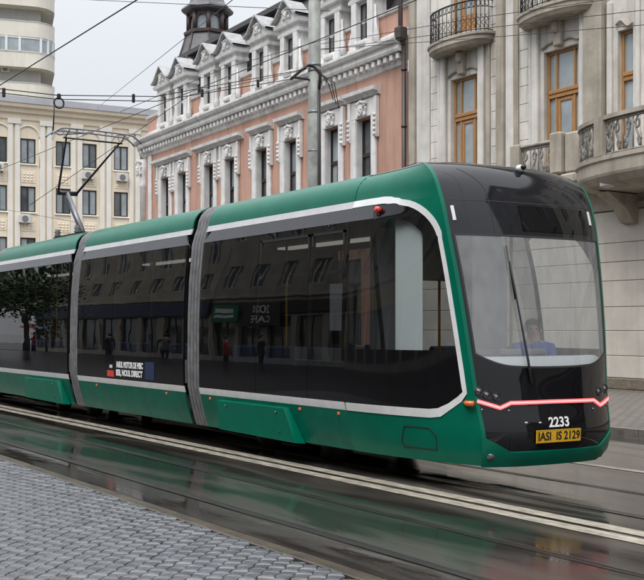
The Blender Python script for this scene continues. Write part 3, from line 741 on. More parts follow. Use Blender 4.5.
# fleet number and plate
def front_frame(u, v, off):
    q, z = pixN(u, v); c = So(q, z, off); n = Nrm(q, z); x = (S(min(1, q + .05), z) - S(q - .05, z)).normalized(); y = n.cross(x).normalized()
    return Matrix(((x.x, y.x, n.x, c.x), (x.y, y.y, n.y, c.y), (x.z, y.z, n.z, c.z), (0, 0, 0, 1)))
place_mesh('fleet_number', text_mesh('2233', .138, .0015, .0035), front_frame(558.5, 422.3, .010), 'ink_white', tram)
mt = front_frame(558, 435.6, .012); pb = MB().bbox(-.295, .295, -.066, .066, -.006, .006, .004); pb.v = [tuple(mt @ Vector(p)) for p in pb.v]
plate = pb.build('number_plate', 'plate_yellow', tram)
fr = MB()
for a in ((-.287, .287, -.0635, -.0605), (-.287, .287, .0605, .0635), (-.287, -.284, -.0605, .0605), (.284, .287, -.0605, .0605)): fr.box(a[0], a[1], a[2], a[3], .0065, .0075)
fr.v = [tuple(mt @ Vector(p)) for p in fr.v]; fr.build('plate_border', 'ink_black', plate)
tm = text_mesh('IASI  IS 2129', .118, .001, .0025); xs_ = [v.co.x for v in tm.vertices]; k = .545 / (max(xs_) - min(xs_))
tm.transform(Matrix.Diagonal((k, 1, 1, 1))); place_mesh('plate_text', tm, mt @ Matrix.Translation((0, 0, .008)), 'ink_black', plate)
# wiper
wp = [pixN(*p) for p in ((531, 384), (526, 360), (519, 322), (513, 290), (508, 262))]
wpm = MB().tube([So(q, z, .035 if i else .01) for i, (q, z) in enumerate(wp)], [.016, .013, .010, .009, .007], 6).build('wiper', 'rubber', tram)
bl = [pixN(*p) for p in ((514, 300), (509, 272), (505, 246))]
MB().tube([So(q, z, .022) for q, z in bl], .008, 6).build('wiper_blade', 'rubber', wpm)
# ---- CAB INTERIOR
MB().box(-9.6, -7.95, YC - .82, YC + .82, .30, .38).build('cab_floor', 'inner_floor', tram)
MB().grid([[S(q, z) + Vector((-.03 - d, 0, 0)) for q in lr(-.93, .93, 40)] for z, d in ((1.24, .02), (1.335, .05), (1.36, .12), (1.35, .30))]).build('dashboard', 'dash_white', tram)
mbd = MB().bbox(-8.35, -7.85, YC - .85, YC + .85, .9, 1.28, .03); mbd.build('cab_desk', 'inner_grey', tram)
MB().box(-8.9, -8.3, YC - .1, YC + .9, 2.84, 2.88).build('cab_ceiling', 'inner_grey', tram)
MB().bbox(-9.42, -9.36, YC - .98, YC - .38, .40, 2.78, .01).bbox(-9.42, -9.36, YC + .42, YC + .98, .40, 2.78, .01).bbox(-9.42, -9.36, YC - .38, YC + .42, 2.2, 2.78, .01).build('cab_bulkhead', 'inner_grey', tram)
MB().bbox(-8.90, -8.45, YC - 1.03, YC - 1.005, 1.40, 2.82, .01).build('cab_window_blind', 'inner_white', tram)
MB().bbox(-9.1, -9.07, YC + .25, YC + .80, .9, 2.72, .01).build('cab_partition', 'dash_white', tram)
MB().box(-8.6, -8.35, YC - .5, YC - .2, 2.70, 2.73).build('cab_lamp', 'cabin_lamp', tram)
for i in range(3):
    MB().bbox(-8.02, -7.98, YC - .70 + i * .36, YC - .40 + i * .36, 1.36, 1.43, .02).build('console_screen', 'inner_grey', tram)
for (x, y) in ((-8.75, 7.15), (-9.0, 8.8)):
    MB().tube([(x, y, .38), (x, y, 2.8)], .018, 8).build('grab_pole', 'grab_yellow', tram)
# driver's seat
seat = MB().bbox(-8.70, -8.25, YC + .36, YC + .84, .80, .90, .03).build('driver_seat', 'seat_blue', tram)
MB().bbox(-8.78, -8.68, YC + .38, YC + .82, .88, 1.40, .03).build('seat_back', 'seat_blue', seat); MB().tube([(-8.47, YC + .60, .38), (-8.47, YC + .60, .81)], .06, 10).build('seat_post', 'rubber', seat)
# passenger seats and grab poles
for x in (-12.4, -11.6, -10.9, -10.2, -16.6, -15.9, -14.4, -13.9, -21.3, -20.4, -19.3, -18.5):
    for y in (YC - .80, YC + .80):
        st = MB().bbox(x - .02, x + .42, y - .22, y + .22, .80, .88, .03).build('seat', 'seat_red' if int(x * 10) % 2 else 'seat_blue', tram)
        MB().bbox(x - .08, x + .0, y - .22, y + .22, .86, 1.42, .03).build('seat_back', 'seat_blue', st)
for x in (-12.0, -10.6, -9.9, -16.3, -14.6, -20.8, -19.0):
    for y in (YC - .45, YC + .45): MB().tube([(x, y, .38), (x, y, 2.8)], .017, 8).build('grab_pole', 'grab_yellow', tram)
# notice on the glass of the second module
def side_sheet(name, m, x0, x1, z0, z1, off=.004, par=None): return side_strip(name, m, x0, x1, z0, z1, -1, off, par)
side_sheet('notice_square', 'ink_red', -16.36, -16.09, .855, .955, .006)
yn = YC - hw(1.0) - .006
mrot = lambda x, z: Matrix.Translation((x, yn, z)) @ Matrix.Rotation(R(90), 4, 'X')
for txt, z, x1 in (('IASUL MOTOR DE MISC', 1.055, -14.98), ('IESI, NOUL DIRECT', .925, -15.0)):
    tm = text_mesh(txt, .13, .0008, .006); xs_ = [v.co.x for v in tm.vertices]; k = (1.02) / (max(xs_) - min(xs_)); tm.transform(Matrix.Diagonal((k, 1, 1, 1)))
    place_mesh('notice_text', tm, mrot(x1 - .48, z), 'ink_white', tram)
tm = text_mesh('IASI', .07, .0008, .003); place_mesh('notice_text', tm, mrot(-16.2, 1.02), 'ink_white', tram)
side_sheet('notice_blue', 'ink_blue', -14.88, -14.55, .86, 1.13, .006)
# framed opening lights in the first module
for a, b in ((-10.32, -9.66), (-11.5, -10.38)):
    fm = MB(); z0, z1 = 2.28, 2.76
    for xa, xb, za, zb in ((a, b, z0, z0 + .035), (a, b, z1 - .03, z1), (a, a + .03, z0, z1), (b - .03, b, z0, z1)):
        fm.box(xa, xb, YC - hw(2.5) + .012, YC - hw(2.5) + .045, za, zb)
    fm.build('window_vent', 'bellows_dark', tram)
MB().box(-10.03, -9.72, YC - 1.10, YC - 1.09, 1.62, 2.16).build('route_map', 'tram_silver', tram)
MB().box(-10.75, -9.75, YC - 1.12, YC - 1.05, 1.26, 1.42).build('inner_ledge', 'inner_grey', tram)
# ---- PANTOGRAPH
pan = MB().box(-21.0, -19.7, YC - .45, YC + .45, 3.452, 3.52).build('pantograph', 'arm_dark', tram)
for dx in (-20.9, -19.8):
    for dy in (-.4, .4): MB().lathe([(.05, 0), (.07, .03), (.045, .06), (.07, .09), (.045, .12), (.06, .15)], (dx, YC + dy, 3.52), 10).build('insulator', 'inner_grey', pan)
MB().tube([(-20.55, YC, 3.6), (-21.42, YC, 4.50)], [.065, .05], 10).build('lower_arm', 'arm_grey', pan)
MB().tube([(-20.35, YC - .12, 3.6), (-21.35, YC - .06, 4.38)], .018, 6).build('guide_rod', 'arm_dark', pan)
MB().tube([(-21.42, YC - .22, 4.50), (-21.42, YC + .22, 4.50)], .05, 10).build('knee_shaft', 'arm_dark', pan)
HX, HZ = -19.87, 5.52
for s in (-1, 1):
    MB().tube([(-21.42, YC + s * .20, 4.50), (HX - .1, YC + s * .56, HZ - .12)], [.026, .018], 8).build('upper_arm', 'arm_dark', pan)
MB().tube([(HX - .1, YC - .62, HZ - .12), (HX - .1, YC + .62, HZ - .12)], .018, 6).build('head_bar', 'arm_dark', pan)
for dx in (-.22, .12):
    pts = [(HX + dx, YC + s_, HZ + .02 - .15 * max(0, (abs(s_) - .68) / .26) ** 1.8 + .02 * (1 - abs(s_))) for s_ in lr(-.94, .94, 30)]
    MB().tube(pts, .016, 6).build('collector_strip', 'arm_grey', pan)
for s in (-1, 1):
    MB().tube([(HX - .22, YC + s * .58, HZ), (HX - .1, YC + s * .58, HZ - .12), (HX + .12, YC + s * .58, HZ)], .014, 6).build('head_link', 'arm_grey', pan)

# ================================================================== BUILDINGS
def wall_openings(mb, x0, x1, z0, z1, ops, y=0.0, depth=0.25, sgn=1):
    """wall front in the plane y with real openings; reveals run depth into the wall (sgn=1: towards +y)"""
    xs = sorted({x0, x1} | {a for o in ops for a in o[:2]}); zs = sorted({z0, z1} | {a for o in ops for a in o[2:4]})
    xs = [x for x in xs if x0 <= x <= x1]; zs = [z for z in zs if z0 <= z <= z1]
    for i in range(len(xs) - 1):
        for j in range(len(zs) - 1):
            cx, cz = (xs[i] + xs[i + 1]) / 2, (zs[j] + zs[j + 1]) / 2
            if any(o[0] < cx < o[1] and o[2] < cz < o[3] for o in ops): continue
            mb.add([(xs[i], y, zs[j]), (xs[i + 1], y, zs[j]), (xs[i + 1], y, zs[j + 1]), (xs[i], y, zs[j + 1])], [(0, 1, 2, 3)])
    yd = y + sgn * depth
    for a, b, c, d in ops:
        mb.add([(a, y, c), (a, yd, c), (a, yd, d), (a, y, d)], [(0, 1, 2, 3)]); mb.add([(b, y, c), (b, yd, c), (b, yd, d), (b, y, d)], [(3, 2, 1, 0)])
        mb.add([(a, y, c), (b, y, c), (b, yd, c), (a, yd, c)], [(0, 1, 2, 3)]); mb.add([(a, y, d), (b, y, d), (b, yd, d), (a, yd, d)], [(3, 2, 1, 0)])
    return mb
def sweep(mb, prof, path, smooth=False):
    """moulding: profile (out, z) along path points (x, y, nx, ny)"""
    rows = [[(p[0] + p[2] * o, p[1] + p[3] * o, z) for o, z in prof] for p in path]
    mb.grid(rows, smooth); mb.add(rows[0], [tuple(range(len(prof)))]); mb.add(rows[-1], [tuple(range(len(prof)))[::-1]]); return mb
def ornament(mb, c, sx, sz, out, rnd, n=9):
    """carved relief: small shield among volutes and leaves, standing out towards -y"""
    x, y, z = c
    mb.prism([(x + sx * p, z + sz * q) for p, q in ((-.22, .22), (-.17, -.12), (0, -.34), (.17, -.12), (.22, .22), (.08, .30), (-.08, .30))], 'y', y - out * .9, y + .02)
    for s in (-1, 1):
        for zc_, rr, tn in ((.28, .16, 1), (-.22, .12, -1)):     # volutes
            mb.tube([(x + s * sx * (.34 + rr * (1 - t * .11) * math.cos(tn * t)), y - out * .5, z + sz * (zc_ + rr * (1 - t * .11) * math.sin(tn * t))) for t in lr(0, 6.5, 12)], .022 + .02 * sz, 5)
        mb.tube([(x + s * sx * (.50 - .16 * t), y - out * .4, z + sz * (.12 - .55 * t * t)) for t in lr(0, 1, 6)], [.05 * sz, .07 * sz, .06 * sz, .05 * sz, .04 * sz, .02 * sz, .01][:7], 5)
        mb.ell((x + s * sx * .12, y - out * .95, z + sz * .06), sx * .06, out * .3, sz * .07, 6, 4)
    for k in range(5): mb.ell((x + sx * (.16 * (k - 2)), y - out * .6, z + sz * (.46 - .05 * abs(k - 2))), .07 * sx, out * .6, .10 * sz, 6, 4)
    mb.ell((x, y - out, z - sz * .08), sx * .05, out * .4, sz * .10, 6, 4)
    return mb

# ---------------------------------------------------------------- pink building with white trim
K = .04; pink = thing('townhouse', 'pink town house with white trim, gabled dormers and dark mansard roof', 'building', (-26.1, 21.0, 0.12), -math.atan(K), local=True)
PZ = -0.12
def zz_(z): return z + PZ
AX = [-19.15, -17.2, -14.4, -12.4, -9.63, -7.35, -4.45, -2.43]
ops = [(a - .46, a + .46, zz_(5.75), zz_(8.72)) for a in AX] + [(a - .75, a + .75, zz_(1.0), zz_(4.0)) for a in (-18.2, -13.4, -8.5, -3.4)]
mb = MB(); wall_openings(mb, -21.45, 0.0, 0, zz_(10.4), ops, 0, .30)
arc = [(-21.45 + 1.55 * math.cos(t), 1.55 + 1.55 * math.sin(t), math.cos(t), math.sin(t)) for t in lr(-math.pi / 2, -math.pi, 10)]
path = [(0, 0, 0, -1), (-21.45, 0, 0, -1)] + arc[1:] + [(-23.0, 14, -1, 0)]
sweep(mb, [(0, 0), (0, zz_(10.4))], [(-21.45, 0, 0, -1)] + arc[1:] + [(-23.0, 14, -1, 0)])
mb.box(-22.9, 0.0, 1.2, 14, 0.0, zz_(10.3)); mb.build('wall', 'pink', pink)
mb = MB(); sweep(mb, [(.0, zz_(4.55)), (.14, zz_(4.6)), (.16, zz_(4.8)), (.04, zz_(4.95)), (0, zz_(4.95))], path); mb.build('string_course', 'pink_trim', pink)
mb = MB(); sweep(mb, [(.02, 0), (.06, 0), (.06, .9), (.02, .95)], path); mb.build('plinth', 'granite', pink)
# main cornice: bed mould, dentils, corona and gutter
mb = MB(); sweep(mb, [(0, zz_(10.05)), (.06, zz_(10.08)), (.10, zz_(10.20)), (.10, zz_(10.42)), (.36, zz_(10.44)), (.40, zz_(10.52)), (.40, zz_(10.66)), (.50, zz_(10.70)), (.56, zz_(10.80)), (.56, zz_(10.88)), (.30, zz_(10.92)), (.0, zz_(10.98))], path)
mb.build('cornice', 'pink_trim', pink)
dm = MB().bbox(-.085, .085, -.30, -.095, -.10, .10, .02).mesh('dentil', 'pink_trim')
def put(name, me, par, loc, rz=0):
    o = bpy.data.objects.new(name, me); COL.objects.link(o); o.parent = par; o.location = loc; o.rotation_euler = (0, 0, rz); return o
n = 63
for i in range(n): put('dentil', dm, pink, (-.2 - 21.0 * i / (n - 1), 0, zz_(10.31)))
for p in arc[1::2]: put('dentil', dm, pink, (p[0], p[1], zz_(10.31)), math.atan2(p[3], p[2]) + math.pi / 2)
rndo = random.Random(5)
# windows of the main storey
def pink_window(a):
    wz0, wz1 = zz_(5.75), zz_(8.72)
    f = MB()
    for s in (-1, 1): f.box(a + s * .425 - .035, a + s * .425 + .035, .20, .29, wz0, wz1)
    f.box(a - .39, a + .39, .20, .29, wz1 - .08, wz1).box(a - .39, a + .39, .20, .29, wz0, wz0 + .08).box(a - .39, a + .39, .19, .29, wz0 + 1.72, wz0 + 1.84).box(a - .035, a + .035, .20, .29, wz0 + .08, wz0 + 1.72)
    w_ = f.build('window', 'frame_brown', pink)
    MB().box(a - .39, a + .39, .255, .265, wz0 + 1.84, wz1 - .08).build('pane', rndo.choice(('pane_grey', 'pane_pale', 'pane_grey')), w_)
    for s in (-1, 1): MB().box(a + min(.035 * s, .39 * s), a + max(.035 * s, .39 * s), .255, .265, wz0 + .08, wz0 + 1.72).build('pane', rndo.choice(('pane_dark', 'pane_grey', 'pane_pale')), w_)
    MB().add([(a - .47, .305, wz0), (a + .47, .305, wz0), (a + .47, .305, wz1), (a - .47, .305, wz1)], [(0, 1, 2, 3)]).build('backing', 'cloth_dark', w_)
    t = MB()
    for s in (-1, 1):
        x0, x1 = sorted((a + s * .465, a + s * .76)); t.bbox(x0, x1, -.10, -.001, wz0 - .1, wz1 + .02, .02)
        x0, x1 = sorted((a + s * .72, a + s * .86)); t.bbox(x0, x1, -.16, -.001, wz1 - .75, wz1 + .62, .02)
        for k in range(5): t.ell((a + s * .79, -.17, wz1 - .65 + .16 * k), .07, .06, .07, 8, 5)
        x0, x1 = sorted((a + s * .44, a + s * .462)); t.box(x0, x1, -.06, .19, wz0, wz1)       # white reveals
    t.bbox(a - .72, a + .72, -.09, -.001, wz1 + .02, wz1 + .62, .02)
    t.bbox(a - .85, a + .85, -.22, -.001, wz0 - .22, wz0 - .08, .03)
    t.build('window_surround', 'pink_trim', pink)
    ornament(MB(), (a, -.10, wz1 + .26), .55, .62, .13, rndo).build('carved_keystone', 'pink_trim', pink)
for a in AX: pink_window(a)
for x0, x1 in ((-20.4, -16.25), (-15.75, -11.2), (-10.55, -8.7), (-8.25, -6.4), (-5.35, -3.53), (-3.40, -1.5)):
    h = MB(); sweep(h, [(0, zz_(9.38)), (.10, zz_(9.40)), (.14, zz_(9.48)), (.30, zz_(9.52)), (.32, zz_(9.64)), (.05, zz_(9.70)), (0, zz_(9.70))], [(x1, 0, 0, -1), (x0, 0, 0, -1)])
    h.build('window_hood', 'pink_trim', pink)
for a in (-18.2, -13.4, -8.5, -3.4):
    f = MB()
    for s in (-1, 1): f.box(a + s * .70 - .05, a + s * .70 + .05, .18, .29, zz_(1.0), zz_(4.0))
    f.box(a - .65, a + .65, .18, .29, zz_(3.1), zz_(3.2)).box(a - .04, a + .04, .18, .29, zz_(1.0), zz_(3.1)); w_ = f.build('shop_window', 'frame_brown', pink)
    MB().box(a - .74, a + .74, .25, .26, zz_(1.0), zz_(4.0)).build('pane', 'pane_dark', w_)
# corner pilaster with carved capital at the rounded corner
c = MB().bbox(-21.16, -20.80, -.10, -.001, zz_(4.95), zz_(10.04), .03); c.build('corner_pilaster', 'pink_trim', pink)
for t in (2, 6):
    p = arc[t]; cc = MB().lathe([(.22, 0), (.22, 3.6), (.30, 3.7), (.20, 3.9), (.34, 4.4), (.36, 5.0)], (p[0] + p[2] * .02, p[1] + p[3] * .02, zz_(4.96)), 12); cc.build('corner_column', 'pink_trim', pink)
    ornament(MB(), (p[0] + p[2] * .25, p[1] + p[3] * .25, zz_(9.5)), .6, .9, .16, rndo).build('carved_capital', 'pink_trim', pink)
# attic wall with pink panels between the dormers
mb = MB(); apath = [(0, .12, 0, -1), (-21.45, .12, 0, -1)] + [(p[0] - p[2] * .12, p[1] - p[3] * .12, p[2], p[3]) for p in arc[1:]] + [(-22.88, 14, -1, 0)]
sweep(mb, [(-.35, zz_(10.9)), (0, zz_(10.9)), (0, zz_(11.95)), (-.35, zz_(11.98))], apath); mb.build('attic_wall', 'pink', pink)
mb = MB(); sweep(mb, [(0, zz_(11.94)), (.07, zz_(11.96)), (.10, zz_(12.06)), (-.2, zz_(12.10)), (-.35, zz_(12.0))], apath); mb.build('attic_coping', 'pink_trim', pink)
mb = MB(); sweep(mb, [(0, zz_(10.95)), (.06, zz_(10.98)), (.06, zz_(11.24)), (0, zz_(11.28))], apath); mb.build('attic_base', 'pink_trim', pink)
# mansard slope (slates in courses), flat top and lead ridge
ms = MB(); cp = [(-.35 - .0, 12.0), (-.75, 13.1), (-1.25, 14.2), (-1.75, 14.95), (-1.55, 15.05), (-1.55, 15.12), (-2.2, 15.2), (-6.0, 15.6)]
sweep(ms, [(o, zz_(z)) for o, z in cp], [(0.0, .12, 0, -1), (-21.45, .12, 0, -1)])
roof = ms.build('mansard_roof', 'slate', pink)
mb = MB(); sweep(mb, [(-1.70, zz_(14.92)), (-1.42, zz_(14.96)), (-1.40, zz_(15.16)), (-1.72, zz_(15.2))], [(0, .12, 0, -1), (-21.45, .12, 0, -1)]); mb.build('roof_kerb', 'slate', roof)
# dormers
def dormer(a):
    d = MB(); y0 = -.06; y1 = .42
    wx, wz0, wz1 = .30, zz_(11.35), zz_(12.62)
    wall_openings(d, a - .66, a + .66, zz_(10.98), zz_(12.72), [(a - wx, a + wx, wz0, wz1)], y0 + .06, .11)
    d.add([(a - .66, y0 + .06, zz_(10.98)), (a - .66, y1, zz_(10.98)), (a - .66, y1, zz_(13.2)), (a - .66, y0 + .06, zz_(13.2))], [(0, 1, 2, 3)])
    d.add([(a + .66, y0 + .06, zz_(10.98)), (a + .66, y1, zz_(10.98)), (a + .66, y1, zz_(13.2)), (a + .66, y0 + .06, zz_(13.2))], [(3, 2, 1, 0)])
    for s in (-1, 1):      # fluted jamb pilasters on plinths, sloping scroll at the foot
        x0, x1 = sorted((a + s * .33, a + s * .63)); d.bbox(x0, x1, y0 - .10, y0 + .058, zz_(11.30), zz_(12.70), .02); d.bbox(x0 - .03, x1 + .03, y0 - .15, y0 + .058, zz_(10.98), zz_(11.28), .02)
        d.tube([(a + s * .73, y0 + .02, zz_(11.15)), (a + s * .77, y0, zz_(11.35)), (a + s * .69, y0 + .02, zz_(11.8)), (a + s * .67, y0 + .02, zz_(12.4))], [.10, .11, .05, .03], 8)
    d.bbox(a - .36, a + .36, y0 - .16, y0 + .057, zz_(11.18), zz_(11.33), .03)
    root = d.build('dormer', 'pink_trim', pink)
    e = MB(); sweep(e, [(-.05, zz_(12.68)), (.14, zz_(12.70)), (.16, zz_(12.80)), (.10, zz_(12.84)), (.12, zz_(12.98)), (.30, zz_(13.02)), (.34, zz_(13.14)), (-.05, zz_(13.20))], [(a + .68, y1, 1, 0), (a + .68, y0, .707, -.707), (a - .68, y0, -.707, -.707), (a - .68, y1, -1, 0)])
    e.build('dormer_entablature', 'pink_trim', root)
    g = MB(); prof = [(-1.02, 13.16), (-1.02, 13.22), (-.66, 13.36), (-.64, 13.40), (-.06, 13.88), (.06, 13.88), (.64, 13.40), (.66, 13.36), (1.02, 13.22), (1.02, 13.16)]
    g.prism([(a + x * .84, zz_(z)) for x, z in prof], 'y', y0 - .14, y1); g.build('pediment', 'pink_trim', root)
    cpg = MB(); rows = []
    for yy, up in ((y0 - .34, .02), (y0 - .34, .10), (y1, .10), (y1, .02)): rows.append([(a + x * .92, yy, zz_(z + up)) for x, z in prof[1:9]])
    cpg.grid(rows + [rows[0]], False); cpg.build('pediment_coping', 'coping_grey', root)
    ck = MB().box(a - .60, a + .60, y1 + .002, 1.9, zz_(10.98), zz_(13.10)).build('dormer_cheek', 'slate', root)
    MB().prism([(a - .78, zz_(13.10)), (a, zz_(13.80)), (a + .78, zz_(13.10))], 'y', y1 + .004, 2.0).build('dormer_roof', 'slate', root)
    ornament(MB(), (a, y0 - .16, zz_(13.42)), .62, .46, .10, rndo).build('pediment_carving', 'pink_trim', root)
    w_ = MB()
    for s in (-1, 1): w_.box(a + s * .275 - .025, a + s * .275 + .025, .03, .10, wz0, wz1)
    w_.box(a - .25, a + .25, .03, .10, wz1 - .05, wz1).box(a - .25, a + .25, .03, .10, wz0, wz0 + .05).box(a - .018, a + .018, .03, .10, wz0 + .05, wz1 - .05); ww = w_.build('dormer_window', 'frame_brown', root)
    p = MB().box(a - .25, a + .25, .06, .07, wz0 + .05, wz1 - .05).build('dormer_pane', 'pane_grey', root)
for a in AX: dormer(a)
# octagonal slate turret over the rounded corner
tx, ty = -20.7, 2.9
tu = MB().lathe([(2.0, zz_(13.4)), (1.60, zz_(14.5)), (1.26, zz_(15.5)), (1.05, zz_(16.25))], (tx, ty, 0), 8, False, R(22.5)).build('turret', 'slate_light', pink)
MB().lathe([(1.026, zz_(16.3 - .15)), (1.170, zz_(16.36 - .15)), (1.188, zz_(16.5 - .15)), (0.990, zz_(16.56 - .15)), (0.945, zz_(16.56 - .15))], (tx, ty, 0), 8, False, R(22.5)).build('turret_sill', 'copper_brown', tu)
MB().lathe([(0.828, zz_(16.5 - .15)), (0.828, zz_(17.5 - .15))], (tx, ty, 0), 8, False, R(22.5)).build('turret_glass', 'pane_pale', tu)
for k in range(8):
    a = R(22.5 + 45 * k); b = R(22.5 + 45 * (k + 1)); pa = Vector((tx + .936 * math.cos(a), ty + .936 * math.sin(a), 0)); pb = Vector((tx + .936 * math.cos(b), ty + .936 * math.sin(b), 0))
    p_ = MB(); p_.tube([(pa.x, pa.y, zz_(16.5 - .15)), (pa.x, pa.y, zz_(17.5 - .15))], .12, 8)
    p_.build('turret_post', 'copper_brown', tu)
    arch = MB(); top = []; bot = []
    for t in lr(0, 1, 10):
        q_ = pa.lerp(pb, t); h = 17.02 + .25 * math.sqrt(max(0, 1 - ((t - .5) / .36) ** 2)) if abs(t - .5) < .36 else 16.55
        bot.append((q_.x, q_.y, zz_(h - .15))); top.append((q_.x, q_.y, zz_(17.5 - .15)))
    arch.grid([bot, top], False).build('turret_arch', 'copper_brown', tu)
MB().lathe([(0.945, zz_(17.4 - .15)), (1.242, zz_(17.50 - .15)), (1.314, zz_(17.62 - .15)), (1.260, zz_(17.72 - .15)), (0.900, zz_(18.0 - .15)), (0.720, zz_(18.5 - .15)), (0.630, zz_(19.0 - .15)), (0.405, zz_(19.5 - .15)), (0.090, zz_(19.8 - .15)), (0.045, zz_(21.0 - .15))], (tx, ty, 0), 8, False, R(22.5)).build('turret_roof', 'slate_light', tu)
for k in range(8):
    a = R(22.5 + 45 * k); MB().tube([(tx + r_ * math.cos(a), ty + r_ * math.sin(a), zz_(z)) for r_, z in ((2.01, 13.4), (1.61, 14.5), (1.27, 15.5), (1.06, 16.25))], .05, 6).build('turret_rib', 'copper_brown', tu)

# ---------------------------------------------------------------- stone building with balconies
FY = 21.0
stone = thing('stone_building', 'pale stone corner building with orange wooden windows and curved balconies', 'building', (-10.0, FY, 0.12))
SX0, SX1 = -25.92, 2.9
WIN = [(-24.05, -22.88), (-20.23, -19.00)]
NARROW = [(-17.70, -17.22), (-16.86, -15.60), (-15.24, -14.76)]
MORE = [(-11.6, -10.4), (-7.6, -6.4), (-3.6, -2.4), (.2, 1.4)]
ops = [(a, b, 5.85, 9.12) for a, b in WIN + NARROW + MORE] + [(a, b, 10.45, 13.4) for a, b in WIN + [(-17.2, -16.0)] + MORE] + [(a, b, 14.4, 16.6) for a, b in WIN + [(-17.2, -16.0)] + MORE]
mb = MB(); wall_openings(mb, SX0, SX1, 4.6, 17.6, ops, FY, .32); mb.box(SX0, SX1, FY + .9, FY + 14, .12, 17.5)
mb.add([(SX0, FY, .12), (SX0, FY + 14, .12), (SX0, FY + 14, 17.6), (SX0, FY, 17.6)], [(0, 1, 2, 3)])
mb.build('wall', 'stone', stone)
# rusticated ground floor: courses with open joints, some broken into long blocks
MB().box(SX0, SX1, FY - .02, FY + .02, .12, 4.6).build('joint_wall', 'stone_joint', stone)
zc = [.40, .955, 1.58, 2.18, 2.835, 3.31, 3.79, 4.59]
rs = random.Random(9)
for i, (a, b) in enumerate(zip(zc[:-1], zc[1:])):
    x = SX0
    while x < SX1 - .01:
        ln = 5.4 if i % 2 else 4.6; x1 = min(SX1, x + ln + (1.3 if x == SX0 and i % 2 else 0)); MB().bbox(x + .004, x1 - .004, FY - .075 + rs.uniform(-.006, .006), FY - .021, a + .005, b - .005, .012).build('stone_block', 'stone_course', stone); x = x1
MB().bbox(SX0, SX1, FY - .12, FY - .02, .12, .395, .02).build('plinth', 'granite', stone)
mb = MB(); sweep(mb, [(0, 4.6), (.12, 4.62), (.14, 4.75), (.08, 4.85), (.08, 5.1), (.20, 5.16), (.22, 5.28), (0, 5.34)], [(SX1, FY, 0, -1), (SX0, FY, 0, -1)]); mb.build('string_course', 'stone_warm', stone)
mb = MB(); sweep(mb, [(0, 16.8), (.2, 16.9), (.25, 17.1), (.7, 17.2), (.75, 17.5), (.2, 17.65), (0, 17.65)], [(SX1, FY, 0, -1), (SX0, FY, 0, -1)]); mb.build('cornice', 'stone_warm', stone)
# pilasters and vertical mouldings
def pil(name, m, x0, x1, z0, z1, out, b=.02): return MB().bbox(x0, x1, FY - out, FY - .001, z0, z1, b).build(name, m, stone)
for x0, x1, m, out in ((-25.90, -25.62, 'stone_warm', .16), (-25.60, -24.98, 'stone_light', .07), (-21.92, -21.62, 'stone_warm', .20), (-21.60, -21.30, 'stone_light', .12), (-18.66, -18.06, 'stone_warm', .22),
                       (-21.458, -21.16, 'stone_warm', .07), (-14.3, -13.7, 'stone_warm', .22), (-12.9, -12.3, 'stone_warm', .2), (-9.3, -8.7, 'stone_warm', .2), (-5.3, -4.7, 'stone_warm', .2)):
    p = pil('pilaster', m, x0, x1, 5.345, 16.79, out)
for x0, x1, m, out in ((-24.62, -24.46, 'stone_light', .08), (-24.42, -24.20, 'stone_light', .14), (-22.74, -22.52, 'stone_light', .14), (-22.48, -22.30, 'stone_warm', .08),
                       (-20.76, -20.62, 'stone_light', .08), (-20.58, -20.36, 'stone_light', .14), (-18.87, -18.70, 'stone_light', .15), (-18.00, -17.84, 'stone_light', .10), (-17.10, -16.98, 'stone_light', .10), (-15.50, -15.36, 'stone_light', .10)):
    pil('jamb_moulding', m, x0, x1, 5.345, 9.9, out, .03)
# ashlar joints of the upper wall: long thin courses set proud a few millimetres
for x0, x1 in ((-24.96, -24.64), (-22.28, -21.94), (-21.14, -20.78)):
    z = 5.36; 
    while z < 16.2:
        MB().bbox(x0, x1, FY - .02, FY - .001, z + .006, z + .494, .008).build('ashlar_block', 'stone', stone); z += .5
# window head carvings (broken curved mouldings) and keystone
for a, b in WIN + MORE[:1]:
    c = (a + b) / 2; h = MB()
    for s in (-1, 1): h.tube([(c + s * t, FY - .05, 9.24 + .09 * math.sin(t * 5.2)) for t in lr(.16, .66, 8)], .035, 6)
    h.bbox(c - .13, c + .13, FY - .18, FY - .001, 9.16, 9.9, .03); h.build('window_head', 'stone_warm', stone)
h = MB(); c = (NARROW[0][0] + NARROW[0][1]) / 2; h.tube([(c - .25 + .5 * t, FY - .05, 9.26 + .1 * math.sin(t * 6)) for t in lr(0, 1, 8)], .035, 6); h.build('window_head', 'stone_warm', stone)
